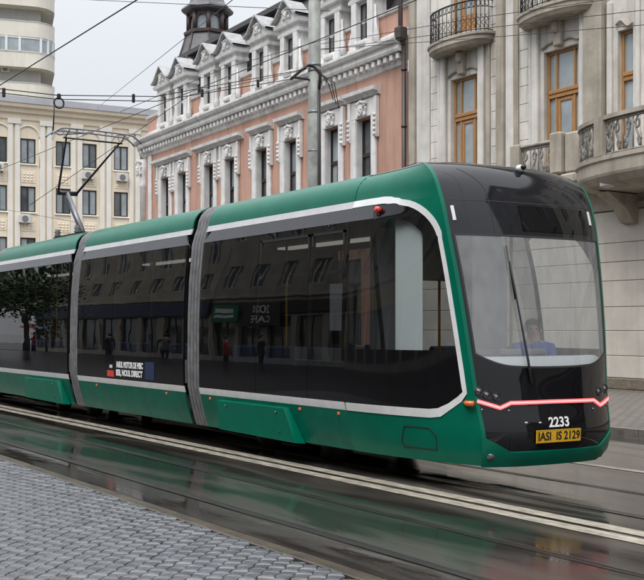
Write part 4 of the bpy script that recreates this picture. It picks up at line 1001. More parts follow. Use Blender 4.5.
# timber windows: side lights, transom, glazed leaves
def wood_window(a, b, z0, z1, narrow=False, simple=False):
    y0, y1 = FY + .14, FY + .24; t = .075; zt = z0 + (z1 - z0) * .66; w_ = MB()
    w_.bbox(a, a + t, y0, y1, z0, z1, .01).bbox(b - t, b, y0, y1, z0, z1, .01).bbox(a + t, b - t, y0, y1, z1 - t, z1, .01).bbox(a + t, b - t, y0, y1, z0, z0 + t, .01)
    w_.bbox(a + t, b - t, y0 - .05, y1, zt - .04, zt + .07, .015).bbox(a + t, b - t, y0 - .02, y1, zt - .15, zt - .04, .01)
    wnd = w_.build('window', 'wood_orange', stone); W = b - a
    if narrow: xs = [a + t, b - t]
    else:
        xs = [a + t, a + .26 * W, b - .22 * W, b - t]
        m_ = MB()
        for x in xs[1:-1]: m_.bbox(x - .035, x + .035, y0 + .005, y1 - .005, z0 + t, zt - .15, .008).bbox(x - .035, x + .035, y0 + .005, y1 - .005, zt + .07, z1 - t, .008)
        m_.build('mullion', 'wood_orange', wnd)
        l_ = MB(); xa, xb = xs[1] + .04, xs[2] - .04       # door leaf frame inside the centre light
        l_.bbox(xa, xa + .09, y0 + .02, y1 - .02, z0 + t, zt - .16, .01).bbox(xb - .07, xb, y0 + .02, y1 - .02, z0 + t, zt - .16, .01).bbox(xa + .09, xb - .07, y0 + .02, y1 - .02, zt - .26, zt - .16, .01).bbox(xa + .09, xb - .07, y0 + .02, y1 - .02, z0 + t, z0 + .55, .01)
        l_.build('door_leaf', 'wood_orange', wnd)
    for xa, xb in zip(xs[:-1], xs[1:]):
        MB().box(xa + .0, xb, FY + .195, FY + .205, z0 + t, zt - .15).build('pane', 'pane_pale', wnd); MB().box(xa, xb, FY + .195, FY + .205, zt + .07, z1 - t).build('pane', 'pane_pale', wnd)
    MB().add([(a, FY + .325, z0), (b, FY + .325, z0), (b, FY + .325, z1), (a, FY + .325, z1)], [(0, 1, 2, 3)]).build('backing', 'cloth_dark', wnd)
for a, b in WIN: wood_window(a, b, 5.85, 9.12)
for i, (a, b) in enumerate(NARROW): wood_window(a, b, 5.85, 9.12, i != 1)
for a, b in MORE: wood_window(a, b, 5.85, 9.12)
for a, b in WIN + [(-17.2, -16.0)] + MORE: wood_window(a, b, 10.45, 13.4); wood_window(a, b, 14.4, 16.6)
# bowed balconies with iron rails
def bow(xa, xb, out, n=24): return [((xa + xb) / 2 + (xb - xa) / 2 * math.sin(t), FY - out * math.cos(t) ** .8) for t in lr(-math.pi / 2 + .001, math.pi / 2 - .001, n)]
def iron_balcony(xa, xb, zs, out):
    p = bow(xa, xb, out); sl = MB(); rows = []
    for k, z in ((.90, zs - .10), (.97, zs - .02), (1.0, zs), (1.0, zs + .12), (1.05, zs + .15), (1.05, zs + .22), (.5, zs + .225)):
        cx = (xa + xb) / 2; rows.append([(cx + (x - cx) * k, FY - (FY - y) * k, z) for x, y in p])
    sl.grid(rows, False); sl.add([(x, y, z) for x, y, z in rows[0]], [tuple(range(len(p)))]); sl.add(rows[-1], [tuple(range(len(p)))[::-1]])
    b_ = sl.build('balcony', 'stone_warm', stone)
    q = bow(xa + .06, xb - .06, out - .04, 40); z0, z1 = zs + .23, zs + 1.14
    r_ = MB()
    for z, rr in ((z0 + .06, .014), (z1, .024), (z1 - .20, .012)): r_.tube([(x, y, z) for x, y in q], rr, 6)
    r_.build('balcony_rail', 'iron', b_)
    for i in range(0, len(q), 1):
        if i % 2 == 0: MB().tube([(q[i][0], q[i][1], z0), (q[i][0], q[i][1], z1)], .012 if i % 8 else .022, 6).build('baluster', 'iron', b_)
    for i in range(1, len(q) - 2, 2):
        x, y = q[i]; x2, y2 = q[i + 1]; t_ = Vector((x2 - x, y2 - y, 0)).normalized()
        MB().tube([Vector((x, y, z1 - .10)) + t_ * (.05 * math.cos(a)) + Vector((0, 0, .085 * math.sin(a))) for a in lr(0, 2 * math.pi, 10)], .009, 5).build('rail_ring', 'iron', b_)
        MB().tube([Vector((x, y, z0 + .30)) + t_ * (.05 * math.sin(a * 2)) + Vector((0, 0, .2 * (a / math.pi - 1))) for a in lr(0, 2 * math.pi, 10)], .009, 5).build('rail_scroll', 'iron', b_)
    MB().bbox((xa + xb) / 2 - .11, (xa + xb) / 2 + .11, FY - .30, FY - .002, zs - .42, zs - .11, .05).build('balcony_bracket', 'stone_warm', b_)
for xa, xb in ((-24.75, -22.15), (-20.95, -18.30), (-12.2, -9.8), (-8.2, -5.8)): iron_balcony(xa, xb, 9.93, .72)
# lower stone balcony: posts, carved panels with curling ironwork, and the big bowed balcony
def grille(mb, P, T, L, h):
    """art-nouveau scroll panel of length L, height h, starting at P along T"""
    up = Vector((0, 0, 1)); n = max(2, round(L / .27)); wd = L / n
    f = lambda x, z: P + T * x + up * z
    mb.tube([f(0, .03), f(L, .03)], .03, 6); mb.tube([f(0, h - .03), f(L, h - .03)], .035, 6)
    for k in range(n):
        x = wd * k; s = 1 if k % 2 else -1; c = x + wd / 2
        mb.tube([f(x + .02, 0), f(x + .02, h)], .018, 5)
        mb.tube([f(c + s * .09 * math.sin(t * 1.7) * (1 - .2 * t), h * (.93 - .28 * t)) for t in lr(0, 3.0, 12)], .026, 6)
        mb.tube([f(c + s * (.03 + .062 * math.cos(t)), h * .72 + .095 * math.sin(t)) for t in lr(0, 5.2, 12)], .026, 6)
        mb.tube([f(c - s * (.04 + .05 * math.cos(t)), h * .26 + .085 * math.sin(t)) for t in lr(0, 5.0, 12)], .026, 6)
        mb.tube([f(c - s * .09, 0), f(c - s * .09, h * .45)], .018, 5)
    return mb
lb = MB().bbox(-20.95, -18.35, FY - .72, FY - .16, 5.35, 5.62, .05).build('stone_balcony', 'stone_warm', stone)
MB().bbox(-20.85, -20.50, FY - .70, FY - .42, 5.63, 6.62, .04).build('balcony_post', 'stone_warm', lb)
MB().bbox(-19.32, -18.92, FY - .78, FY - .40, 5.63, 6.72, .05).build('balcony_post', 'stone_warm', lb); MB().bbox(-18.90, -18.36, FY - .66, FY - .24, 5.63, 6.68, .05).build('balcony_pier', 'stone_warm', lb)
grille(MB(), Vector((-20.48, FY - .56, 5.66)), Vector((1, 0, 0)), 1.14, .82).build('scroll_panel', 'stone_ornament', lb)
MB().bbox(-20.5, -19.33, FY - .64, FY - .48, 6.49, 6.58, .03).build('balcony_coping', 'stone_warm', lb)
bp_ = bow(-18.45, -11.6, 2.0, 48); cx = (-18.45 - 11.6) / 2
sl = MB(); rows = []
for k, z in ((.80, 4.96), (.93, 5.05), (.99, 5.20), (1.0, 5.26), (1.0, 5.52), (1.02, 5.56), (1.02, 5.66), (.6, 5.665)): rows.append([(cx + (x - cx) * k, FY - (FY - y) * k, z) for x, y in bp_])
sl.grid(rows, False); sl.add(rows[0], [tuple(range(len(bp_)))]); sl.add(rows[-1], [tuple(range(len(bp_)))[::-1]]); bb = sl.build('bowed_balcony', 'stone_warm', stone)
q = bow(-18.38, -11.67, 1.93, 48); cop = MB(); cop.grid([[(x, y - dy, z) for x, y in q] for dy, z in ((-.09, 6.50), (.09, 6.50), (.09, 6.60), (-.09, 6.60), (-.09, 6.50))], False); cop.build('balcony_coping', 'stone_warm', bb)
acc = 0; i = 0
while i < len(q) - 1:
    a = Vector((q[i][0], q[i][1], 0)); j = min(i + 3, len(q) - 1); b = Vector((q[j][0], q[j][1], 0)); T = (b - a).normalized(); L = (b - a).length
    if (i // 3) % 5 == 0:
        nrm = T.cross(Vector((0, 0, 1))); m_ = MB(); m_.add([tuple(a + T * x + nrm * y + Vector((0, 0, z))) for z in (5.67, 6.49) for x, y in ((0, -.12), (.34, -.12), (.34, .12), (0, .12))], [(0, 3, 2, 1), (4, 5, 6, 7), (0, 1, 5, 4), (1, 2, 6, 5), (2, 3, 7, 6), (3, 0, 4, 7)])
        m_.build('balcony_post', 'stone_warm', bb); a = a + T * .34; L -= .34
    if L > .1: grille(MB(), a + Vector((0, 0, 5.67)), T, L, .82).build('scroll_panel', 'stone_ornament', bb)
    i = j
for x in (-17.2, -15.0, -12.8):
    br = MB(); br.prism([(FY - .002, 4.2), (FY - .25, 4.25), (FY - .55, 4.6), (FY - 1.2, 4.93), (FY - .002, 4.93)], 'x', x - .2, x + .2); br.build('balcony_bracket', 'stone_warm', bb)
MB().bbox(-16.9, -16.55, FY - 1.62, FY - 1.2, 4.98, 5.12, .03).build('balcony_lamp_block', 'stone_light', bb)
# downpipe at the party wall
dp = thing('downpipe', 'dark brown rain pipe where the pink and stone buildings meet', 'downpipe', (-26.05, 20.8, .12))
MB().tube([(-26.05, 20.80, .12), (-26.05, 20.80, 10.6)], .075, 10).build('pipe', 'pipe_brown', dp)
MB().tube([(-26.05, 20.80, 10.6), (-26.05, 20.66, 10.9), (-26.05, 20.62, 17.0)], .075, 10).build('upper_pipe', 'pipe_brown', dp)
MB().bbox(-26.20, -25.90, 20.5, 20.85, 10.75, 11.15, .04).build('hopper', 'pipe_brown', dp)
for z in (3, 5.5, 8, 9.8): MB().tube([(-26.05, 20.80, z), (-26.05, 20.80, z + .06)], .095, 10).build('bracket', 'pipe_brown', dp)

# ---------------------------------------------------------------- cream building at the end of the street
def to_local(px, D): return (px - 65) * D / 1050 / math.cos(R(14))
dcr = ray(65, 328); cb = (dcr[0] * 75 / 1050, dcr[1] * 75 / 1050)
cream = thing('cream_building', 'cream classical building with arched bays behind the pantograph', 'building', (cb[0], cb[1], 0), R(83.6), local=True)
CW = [to_local(u, 75) for u in (-58, -30, 3, 29.7, 63.3, 89.1, 120.8, 148)]
rowsz = [(13.2, 14.95), (9.8, 11.6), (6.2, 8.0), (2.0, 4.2)]
ops = [(x - .53, x + .53, a, b) for x in CW for a, b in rowsz]
x0c, x1c = -11.0, 8.5
mb = MB(); wall_openings(mb, x0c, x1c, 0, 17.0, ops, 0, .2); mb.box(x0c, x1c, .6, 12, 0, 16.9); mb.add([(x1c, 0, 0), (x1c, 12, 0), (x1c, 12, 17), (x1c, 0, 17)], [(0, 1, 2, 3)]); mb.build('wall', 'cream', cream)
for i, x in enumerate(CW):
    for j, (a, b) in enumerate(rowsz):
        f = MB(); 
        for s in (-1, 1): f.box(x + s * .49 - .04, x + s * .49 + .04, .08, .19, a, b)
        f.box(x - .45, x + .45, .08, .19, b - .08, b).box(x - .45, x + .45, .08, .19, a, a + .08).box(x - .05, x + .05, .08, .19, a + .08, b - .08); w_ = f.build('window', 'frame_brown', cream)
        for s in (-1, 1): MB().box(x + min(.05 * s, .45 * s), x + max(.05 * s, .45 * s), .13, .14, a + .08, b - .08).build('pane', 'pane_pale' if (i + j + s) % 3 else 'pane_grey', w_)
        MB().bbox(x - .62, x + .62, -.10, -.001, a - .12, a - .02, .02).build('sill', 'cream_trim', cream)
        if j == 0:      # blind arch over the top windows
            am = MB(); am.tube([(x + .82 * math.cos(t), -.03, 15.0 + .85 * math.sin(t)) for t in lr(0, math.pi, 14)], .07, 6); am.tube([(x - .82, -.03, 13.0), (x - .82, -.03, 15.0)], .06, 6); am.tube([(x + .82, -.03, 13.0), (x + .82, -.03, 15.0)], .06, 6); am.build('arch_moulding', 'cream_trim', cream)
        if j < 2:
            pn = MB().bbox(x - .5, x + .5, -.03, -.001, a - 1.35, a - .55, .02); [pn.ell((x + dx, -.035, a - .95 + dz), .11, .03, .09, 6, 4) for dx in (-.26, 0, .26) for dz in (-.2, 0, .2)]; pn.build('relief_panel', 'cream_trim' if j > 1 else 'cream', cream)
for x in [(a + b) / 2 for a, b in zip(CW[:-1], CW[1:])]:
    wide = True
    for dx in (-.24, .24):
        MB().bbox(x + dx - .17, x + dx + .17, -.14, -.001, 5.0, 16.2, .03).build('pilaster', 'cream_trim', cream)
    MB().bbox(x - .46, x + .46, -.20, -.141, 15.9, 16.25, .02).build('capital', 'cream_trim', cream)
mb = MB(); sweep(mb, [(0, 16.2), (.10, 16.25), (.12, 16.6), (.30, 16.7), (.32, 16.95), (.55, 17.05), (.60, 17.25), (.1, 17.3), (0, 17.3)], [(x1c, 0, 0, -1), (x0c, 0, 0, -1)]); mb.build('cornice', 'cream', cream)
mb = MB(); sweep(mb, [(.62, 17.26), (.66, 17.30), (.60, 17.75), (-.3, 17.95), (-5.0, 18.3)], [(x1c + .3, 0, 0, -1), (x0c, 0, 0, -1)]); mb.build('metal_roof', 'zinc', cream)
acm = None
def ac_unit(x, z, label):
    t = thing('air_conditioner', label, 'air conditioner', (0, 0, 0), 0, 'air conditioners on the cream building'); M = cream.matrix_basis if False else Matrix.Translation((cb[0], cb[1], 0)) @ Matrix.Rotation(R(83.6), 4, 'Z')
    p = M @ Vector((x, -.02, z)); t.location = p; t.rotation_euler = (0, 0, R(83.6)); t['_base'] = (0., 0., 0.)
    MB().bbox(-.42, .42, -.34, -.03, 0, .58, .03).build('housing', 'ac_white', t)
    g = MB(); g.lathe([(.22, 0), (.22, .02)], (0, 0, 0), 18, False); g.v = [(a, -.345 - c, .29 + b) for a, b, c in g.v]; g.build('fan_grille', 'inner_grey', t)
    MB().box(-.3, -.26, -.3, .02, -.04, 0).box(.26, .3, -.3, .02, -.04, 0).build('bracket', 'iron', t)
ac_unit(to_local(26, 75), 9.0, 'white air conditioner below a lower window, left of the pantograph')
ac_unit(to_local(86.5, 75), 12.35, 'white air conditioner between the pantograph arms')
ac_unit(to_local(121, 75), 12.35, 'white air conditioner next to the pink building')
ac_unit(to_local(1, 75), 12.5, 'white air conditioner at the left edge of the picture')

# ---------------------------------------------------------------- apartment tower with rounded balconies
dt = ray(0, 328); tb = (dt[0] * 105 / 1050, dt[1] * 105 / 1050); ta = math.atan2(-dt[0], dt[1]) 
tower = thing('apartment_tower', 'tall apartment block with rounded cream balcony bands', 'building', (tb[0], tb[1], 0), ta, local=True)
MB().box(-16, 4.0, 1.6, 14, 0, 40).build('core', 'tower_grey', tower)
def ring(out): # plan of a balcony: straight front, rounded right end
    return [(-16, -out + 1.4)] + [(5.4 - 2.2 + out - 1.2 + (2.2) * math.sin(t), 2.2 - out + 1.4 - 2.2 * math.cos(t)) for t in lr(0, math.pi / 2, 12)] + [(5.4 + out - 1.2, 9)]
for k in range(13):
    zb = 24.85 + 3.1 * (k - 8); pr = ring(1.2); m_ = MB(); pin = [(x - .14 * (i > 0), y + .14) for i, (x, y) in enumerate(pr)]
    m_.grid([[(x, y, zb) for x, y in pin], [(x, y, zb) for x, y in pr], [(x, y, zb + 1.50) for x, y in pr], [(x, y, zb + 1.50) for x, y in pin], [(x, y, zb) for x, y in pin]], False); band = m_.build('balcony_band', 'tower_cream', tower)
    rl = MB(); pr2 = [(x + .05 * (i > 1), y - .05) for i, (x, y) in enumerate(pr)]; rl.grid([[(x, y, z) for x, y in pr2] for z in (zb + 1.505, zb + 1.60)] , False); rl.add([(x, y, zb + 1.85) for x, y in pr2] + [(-16, 9, zb + 1.85)], [tuple(range(len(pr2) + 1))] if False else []); rl.build('band_coping', 'tower_grey', band)
    MB().add([(x, y, zb + .01) for x, y in pr] + [(-16, 9, zb + .01)], [tuple(range(len(pr) + 1))]).add([(x, y, zb + .16) for x, y in pr] + [(-16, 9, zb + .16)], [tuple(range(len(pr) + 1))]).build('balcony_floor', 'tower_cream', band)
    if k in (9, 6, 3):      # glazed-in balcony
        gl = ring(1.12); z0, z1 = zb + 1.52, zb + 3.08
        MB().grid([[(x, y, z) for x, y in gl] for z in (z0, z1)], False).build('balcony_glazing', 'pane_pale', tower)
        def bar(x, y): return MB().box(x - .12, x + .12, y - .10, y + .06, z0, z1).build('glazing_post', 'white_frame', tower)
        for x in (-9.8, -8.4, -7.0, -5.6, -4.2, -2.9, -1.6, -.15, .6, 1.9): bar(x, gl[1][1])
        for i in (4, 7, 10, 12): bar(*gl[i])
        hb = MB(); hb.grid([[(x, y - .05, z) for x, y in gl] for z in (z1 - .16, z1)], False).grid([[(x, y - .05, z) for x, y in gl] for z in (z0, z0 + .14)], False); hb.build('glazing_rail', 'white_frame', tower)
p_ = thing('air_conditioner', 'small air conditioner on a balcony wall of the apartment tower', 'air conditioner', (0, 0, 0), ta)
p_.location = Matrix.Translation((tb[0], tb[1], 0)) @ Matrix.Rotation(ta, 4, 'Z') @ Vector((.5, 1.6, 27.6)); p_['_base'] = (0., 0., 0.)
MB().bbox(-.45, .45, -.34, -.0, 0, .6, .03).build('housing', 'ac_white', p_); g = MB().lathe([(.22, 0), (.22, .02)], (0, 0, 0), 18, False); g.v = [(a, -.345 - c, .3 + b) for a, b, c in g.v]; g.build('fan_grille', 'inner_grey', p_)

# ---------------------------------------------------------------- the other side of the street (seen mirrored in the tram) and the row beyond
def row_house(name, label, x0, x1, h, m, y, face, floors, nwin, sign, zsign=(3.2, 4.0)):
    t = thing(name, label, 'building', ((x0 + x1) / 2, y, 0))
    st = (h - 4.6) / floors; W = (x1 - x0) / nwin
    ops = [(x0 + W * (i + .5) - W * .22, x0 + W * (i + .5) + W * .22, 4.9 + st * k + .5, 4.9 + st * k + st * .78) for i in range(nwin) for k in range(floors)]
    sh = [(x0 + W * (i + .08), x0 + W * (i + .92), .35, 3.0) for i in range(nwin)]
    mb = MB(); wall_openings(mb, x0, x1, 0, h, ops + sh, y, .3, -face); ya, yb = sorted((y - face * .8, y - face * 12)); mb.box(x0, x1, ya, yb, 0, h)
    for x in (x0, x1): mb.add([(x, y, 0), (x, y - face * .85, 0), (x, y - face * .85, h), (x, y, h)], [(0, 1, 2, 3)])
    mb.add([(x0, y, h), (x1, y, h), (x1, y - face * .85, h), (x0, y - face * .85, h)], [(0, 1, 2, 3)]); mb.build('wall', m, t)
    for o in ops + sh:
        yf, yg = sorted((y - face * .16, y - face * .24)); f = MB(); tk = .07
        f.box(o[0], o[0] + tk, yf, yg, o[2], o[3]).box(o[1] - tk, o[1], yf, yg, o[2], o[3]).box(o[0] + tk, o[1] - tk, yf, yg, o[3] - tk, o[3]).box(o[0] + tk, o[1] - tk, yf, yg, o[2], o[2] + tk); mid = (o[0] + o[1]) / 2; f.box(mid - .035, mid + .035, yf, yg, o[2] + tk, o[3] - tk)
        w_ = f.build('window' if o in ops else 'shop_window', 'white_frame' if o in ops else 'frame_brown', t); MB().box(o[0] + tk, o[1] - tk, y - face * .2 - .005, y - face * .2 + .005, o[2] + tk, o[3] - tk).build('pane', 'pane_dark' if o in sh else 'pane_grey', w_)
    ys = sorted((y + face * .02, y + face * .16)); MB().bbox(x0 + .1, x1 - .1, ys[0], ys[1], zsign[0], zsign[1], .03).build('shop_fascia', sign, t)
    ys = sorted((y + face * .002, y + face * .5)); MB().bbox(x0, x1, ys[0], ys[1], h - .5, h - .1, .08).build('cornice', m, t); ys = sorted((y + face * .002, y + face * .15)); MB().bbox(x0, x1, ys[0], ys[1], 4.3, 4.55, .04).build('string_course', m, t)
    return t
NY = -11.0
h1 = row_house('shop_building', 'grey shop house mirrored in the tram windows, with a dark cafe front', -46.0, -31.0, 12.5, 'far_wall_a', NY, 1, 2, 6, 'sign_dark')
h2 = row_house('shop_building', 'long beige shop house mirrored in the tram, with a blue fascia', -72.0, -46.05, 14.0, 'far_wall_b', NY, 1, 3, 9, 'sign_blue', (3.1, 4.2))
h3 = row_house('shop_building', 'shop house across the street from the tram front, with a tan fascia', -30.95, -12.0, 13.0, 'far_wall_b', NY, 1, 2, 7, 'sign_tan', (2.9, 3.9))
h4 = row_house('shop_building', 'dark shop house behind the near pavement, with a blue fascia', -11.95, 16.0, 12.0, 'far_wall_c', NY, 1, 2, 9, 'sign_blue')
h5 = row_house('town_building', 'grey building further along the far pavement, beyond the stone building', 3.0, 15.0, 23.0, 'far_wall_c', 21.0, -1, 5, 4, 'sign_dark')
h6 = row_house('town_building', 'dark grey building at the far end of the far pavement row', 44.1, 60.0, 12.0, 'far_wall_c', 30.0, -1, 3, 8, 'sign_tan')
def wall_sign(name, label, x0, x1, z0, z1, m, txt, size, tm_='ink_white'):
    t = thing(name, label, 'sign', ((x0 + x1) / 2, NY + .2, z0)); MB().bbox(x0, x1, NY + .17, NY + .26, z0, z1, .02).build('board', m, t)
    me = text_mesh(txt, size, .004, .01); place_mesh('lettering', me, Matrix.Translation(((x0 + x1) / 2, NY + .275, (z0 + z1) / 2)) @ Matrix.Rotation(R(180), 4, 'Z') @ Matrix.Rotation(R(90), 4, 'X'), tm_, t)
wall_sign('shop_sign', 'black cafe sign with white letters, mirrored in the tram window', -42.6, -39.3, 2.2, 3.9, 'sign_dark', '2020\nCAFE', .75)
gs = thing('shop_sign', 'green and white shop banner mirrored in the tram window', 'sign', (-44.3, NY + .2, 2.5)); MB().bbox(-45.6, -43.1, NY + .17, NY + .26, 2.5, 3.75, .02).build('board', 'sign_green', gs)
for z0, z1 in ((3.22, 3.52), (2.86, 3.08)): MB().bbox(-45.3, -43.5, NY + .262, NY + .275, z0, z1, .004).build('white_band', 'ink_white', gs)

# ================================================================== POLE, WIRES
PX, PY = -20.37, 13.6
pole = thing('utility_pole', 'grey tapered utility pole in front of the pink building', 'pole', (PX, PY, .12))
MB().tube([(PX, PY, .12), (PX, PY, 4.0), (PX, PY, 12.5)], [.19, .165, .125], 18).build('shaft', 'pole_paint', pole)
MB().tube([(PX, PY, .10), (PX, PY, .32), (PX, PY, .36)], [.26, .26, .2], 18).build('base_collar', 'pole_paint', pole)
for z in (4.95, 5.75, 6.65, 7.62, 7.75, 9.3): MB().tube([(PX, PY, z), (PX, PY, z + .05)], .158, 16).build('band', 'arm_grey', pole)
MB().tube([(PX + .17, PY + .02, .2), (PX + .165, PY + .02, 5.0), (PX + .15, PY + .02, 7.4)], .035, 8).build('cable_riser', 'wire', pole)
MB().tube([(PX - .05, PY - .62, 7.38), (PX - .02, PY - .35, 7.62), (PX, PY - .17, 7.76), (PX + .12, PY - .12, 7.74), (PX + .18, PY + .05, 7.55), (PX + .17, PY + .02, 7.2)], .034, 8).build('cable_loop', 'wire', pole)
for k in range(3): MB().tube([(PX + .18, PY + .05, 7.55), (PX + .25 + .05 * k, PY + .22 + .05 * k, 7.35), (PX + .30 + .04 * k, PY + .33 + .05 * k, 6.95 - .1 * k)], .011, 6).build('loose_cable', 'wire', pole)
MB().bbox(PX - .03, PX + .03, PY - .58, PY - .14, 7.40, 7.44, .01).build('bracket_arm', 'arm_dark', pole)
def wire(label, pts, r=.012, m='wire', sag=0.0, name='overhead_wire', group='overhead wires'):
    P = []
    for a, b in zip(pts[:-1], pts[1:]):
        a = Vector(a); b = Vector(b)
        for t in lr(0, 1, 12)[:-1]: P.append(a.lerp(b, t) + Vector((0, 0, -sag * 4 * t * (1 - t))))
    P.append(Vector(pts[-1])); c = P[0]
    o = MB().tube(P, r, 6).build(name, m, None, tuple(c)); o.location = c
    return tag(o, label, 'wire', group)
wire('contact wire over the near track, dark diagonal against the sky', [(-140, 5.2, 5.58), (-20.2, 5.2, 5.56), (60, 5.2, 5.58)], .0085, 'wire_copper')
wire('contact wire over the tram, touching its pantograph', [(-140, YC, 5.60), (-20.2, YC, 5.585), (60, YC, 5.60)], .0065, 'wire_copper')
SPX = -20.25
wire('upper span wire from the pole across both tracks', [(PX, PY - .15, 7.68), (SPX, 9.5, 6.52), (SPX, 7.36, 6.28), (SPX, 5.2, 6.25), (SPX, -2.0, 7.5), (SPX, -10.98, 9.2)], .010)
wire('lower span wire from the pole across both tracks', [(PX, PY - .6, 7.38), (SPX, 9.5, 6.42), (SPX, 7.36, 6.20), (SPX, 5.2, 6.17), (SPX, -2.0, 7.3), (SPX, -10.98, 8.9)], .010)
def clamp(y, z, label):
    o = MB().bbox(SPX - .025, SPX + .025, y - .03, y + .03, z - .09, z + .09, .012).build('wire_clamp', 'arm_dark', None, (SPX, y, z)); o.location = (SPX, y, z); tag(o, label, 'clamp', 'clamps on the span wires')
clamp(12.0, 7.12, 'black clamp on the span wires close to the pole'); clamp(9.0, 6.42, 'black clamp on the span wires above the pink corner'); clamp(6.3, 6.20, 'black clamp on the span wires at the left edge'); clamp(10.6, 6.73, 'black clamp on the span wires before the dormers')
hg = thing('wire_hanger', 'ring hanger dropping from the span wires to the contact wire', 'hanger', (SPX, 7.40, 6.2))
MB().tube([(SPX, 7.40 + .10 * math.cos(t), 6.13 + .10 * math.sin(t)) for t in lr(0, 2 * math.pi, 24)], .018, 8, False).build('ring', 'wire', hg)
MB().tube([(SPX, 7.31, 6.13), (SPX, 7.28, 5.55)], .014, 6).build('drop_rod', 'wire', hg); MB().tube([(SPX, 7.28, 5.56), (SPX, 7.40, 5.50), (SPX, YC, 5.60)], .016, 6).build('steady_arm', 'arm_grey', hg)
MB().bbox(SPX - .03, SPX + .03, 7.36, 7.44, 6.20, 6.32, .02).build('ring_clamp', 'arm_dark', hg)
# other cables of the street
wire('thin cable crossing the top of the sky', [atY(70, -1, 14), atY(330, 11, 15.0)], .010)
wire('thin cable rising from the pole top over the sky', [atY(101, 105, 24.0), atY(245, -10, 12.0)], .010)
wire('cable from the pole across the stone facade, topmost', [(PX, PY, 10.3), atY(520, -6, 13.0)], .0065)
wire('cable from the pole across the stone facade under the topmost one', [atY(321, 44, PY), atY(470, 19, 14.2), atY(660, -8, 15.0)], .0065)
wire('cable from the pole across the stone facade through the balcony rail', [atY(321, 50, PY), atY(470, 30, 14.2), atY(680, 6, 15.0)], .0065)
wire('lowest cable from the pole across the stone facade', [atY(321, 49, PY), atY(470, 39, 14.2), atY(680, 22, 15.0)], .0065)
wire('thin stay wire running down past the pink corner', [atY(30, 205, 9.6) + Vector((0, 0, 0)), atY(190, 95, 12.5), atY(305, 70, PY)], .008)
wire('thin cable passing in front of the dormers to the pole', [atY(120, 112, 11.0), atY(225, 68, 12.0), atY(330, 38, PY)], .0065)
wire('thin cable low across the cream building', [atY(-20, 205, 14.0), atY(75, 222, 14.0)], .008)

# ================================================================== TREES (seen mirrored in the rear tram windows)
def tree(label, x, y, h, rad, seed):
    r_ = random.Random(seed); t = thing('street_tree', label, 'tree', (x, y, 0), group='street trees on the near side'); tk = MB()
    tk.tube([(x, y, -.03), (x + .05, y, 1.2), (x - .05, y + .05, 2.6), (x, y, h * .5)], [.2, .16, .14, .1], 10); tips = []
    for k in range(9):
        a = k * 2.4; s = Vector((x, y, 2.2 + .25 * k)); e = s + Vector((math.cos(a) * rad * .65, math.sin(a) * rad * .65, r_.uniform(.8, 2.0))); m_ = s.lerp(e, .5) + Vector((0, 0, .3)); tk.tube([s, m_, e], [.07, .05, .02], 6); tips += [m_, e]
    tk.build('trunk', 'bark', t)
    cs = [Vector((x, y, h * .68)) + Vector((r_.gauss(0, rad * .45), r_.gauss(0, rad * .45), r_.gauss(0, h * .15))) for _ in range(26)] + tips
    for nm in ('leaf', 'leaf_dark'):
        lf = MB()
        for _ in range(2600):
            c = r_.choice(cs); p = c + Vector((r_.gauss(0, .42), r_.gauss(0, .42), r_.gauss(0, .36))); n = Vector((r_.gauss(0, 1), r_.gauss(0, 1), r_.gauss(.6, 1))).normalized(); a = n.orthogonal().normalized(); b = n.cross(a); s = r_.uniform(.07, .13)
            lf.add([p - a * s, p - b * s * .6, p + a * s, p + b * s * .6], [(0, 1, 2, 3)])
        tag(lf.build('crown', nm, t), kind='stuff')
tree('leafy street tree mirrored in the rear tram window', -47.5, -2.2, 7.5, 2.6, 1)
tree('second leafy street tree, further off in the rear tram window', -55.0, -3.0, 8.0, 2.8, 2)

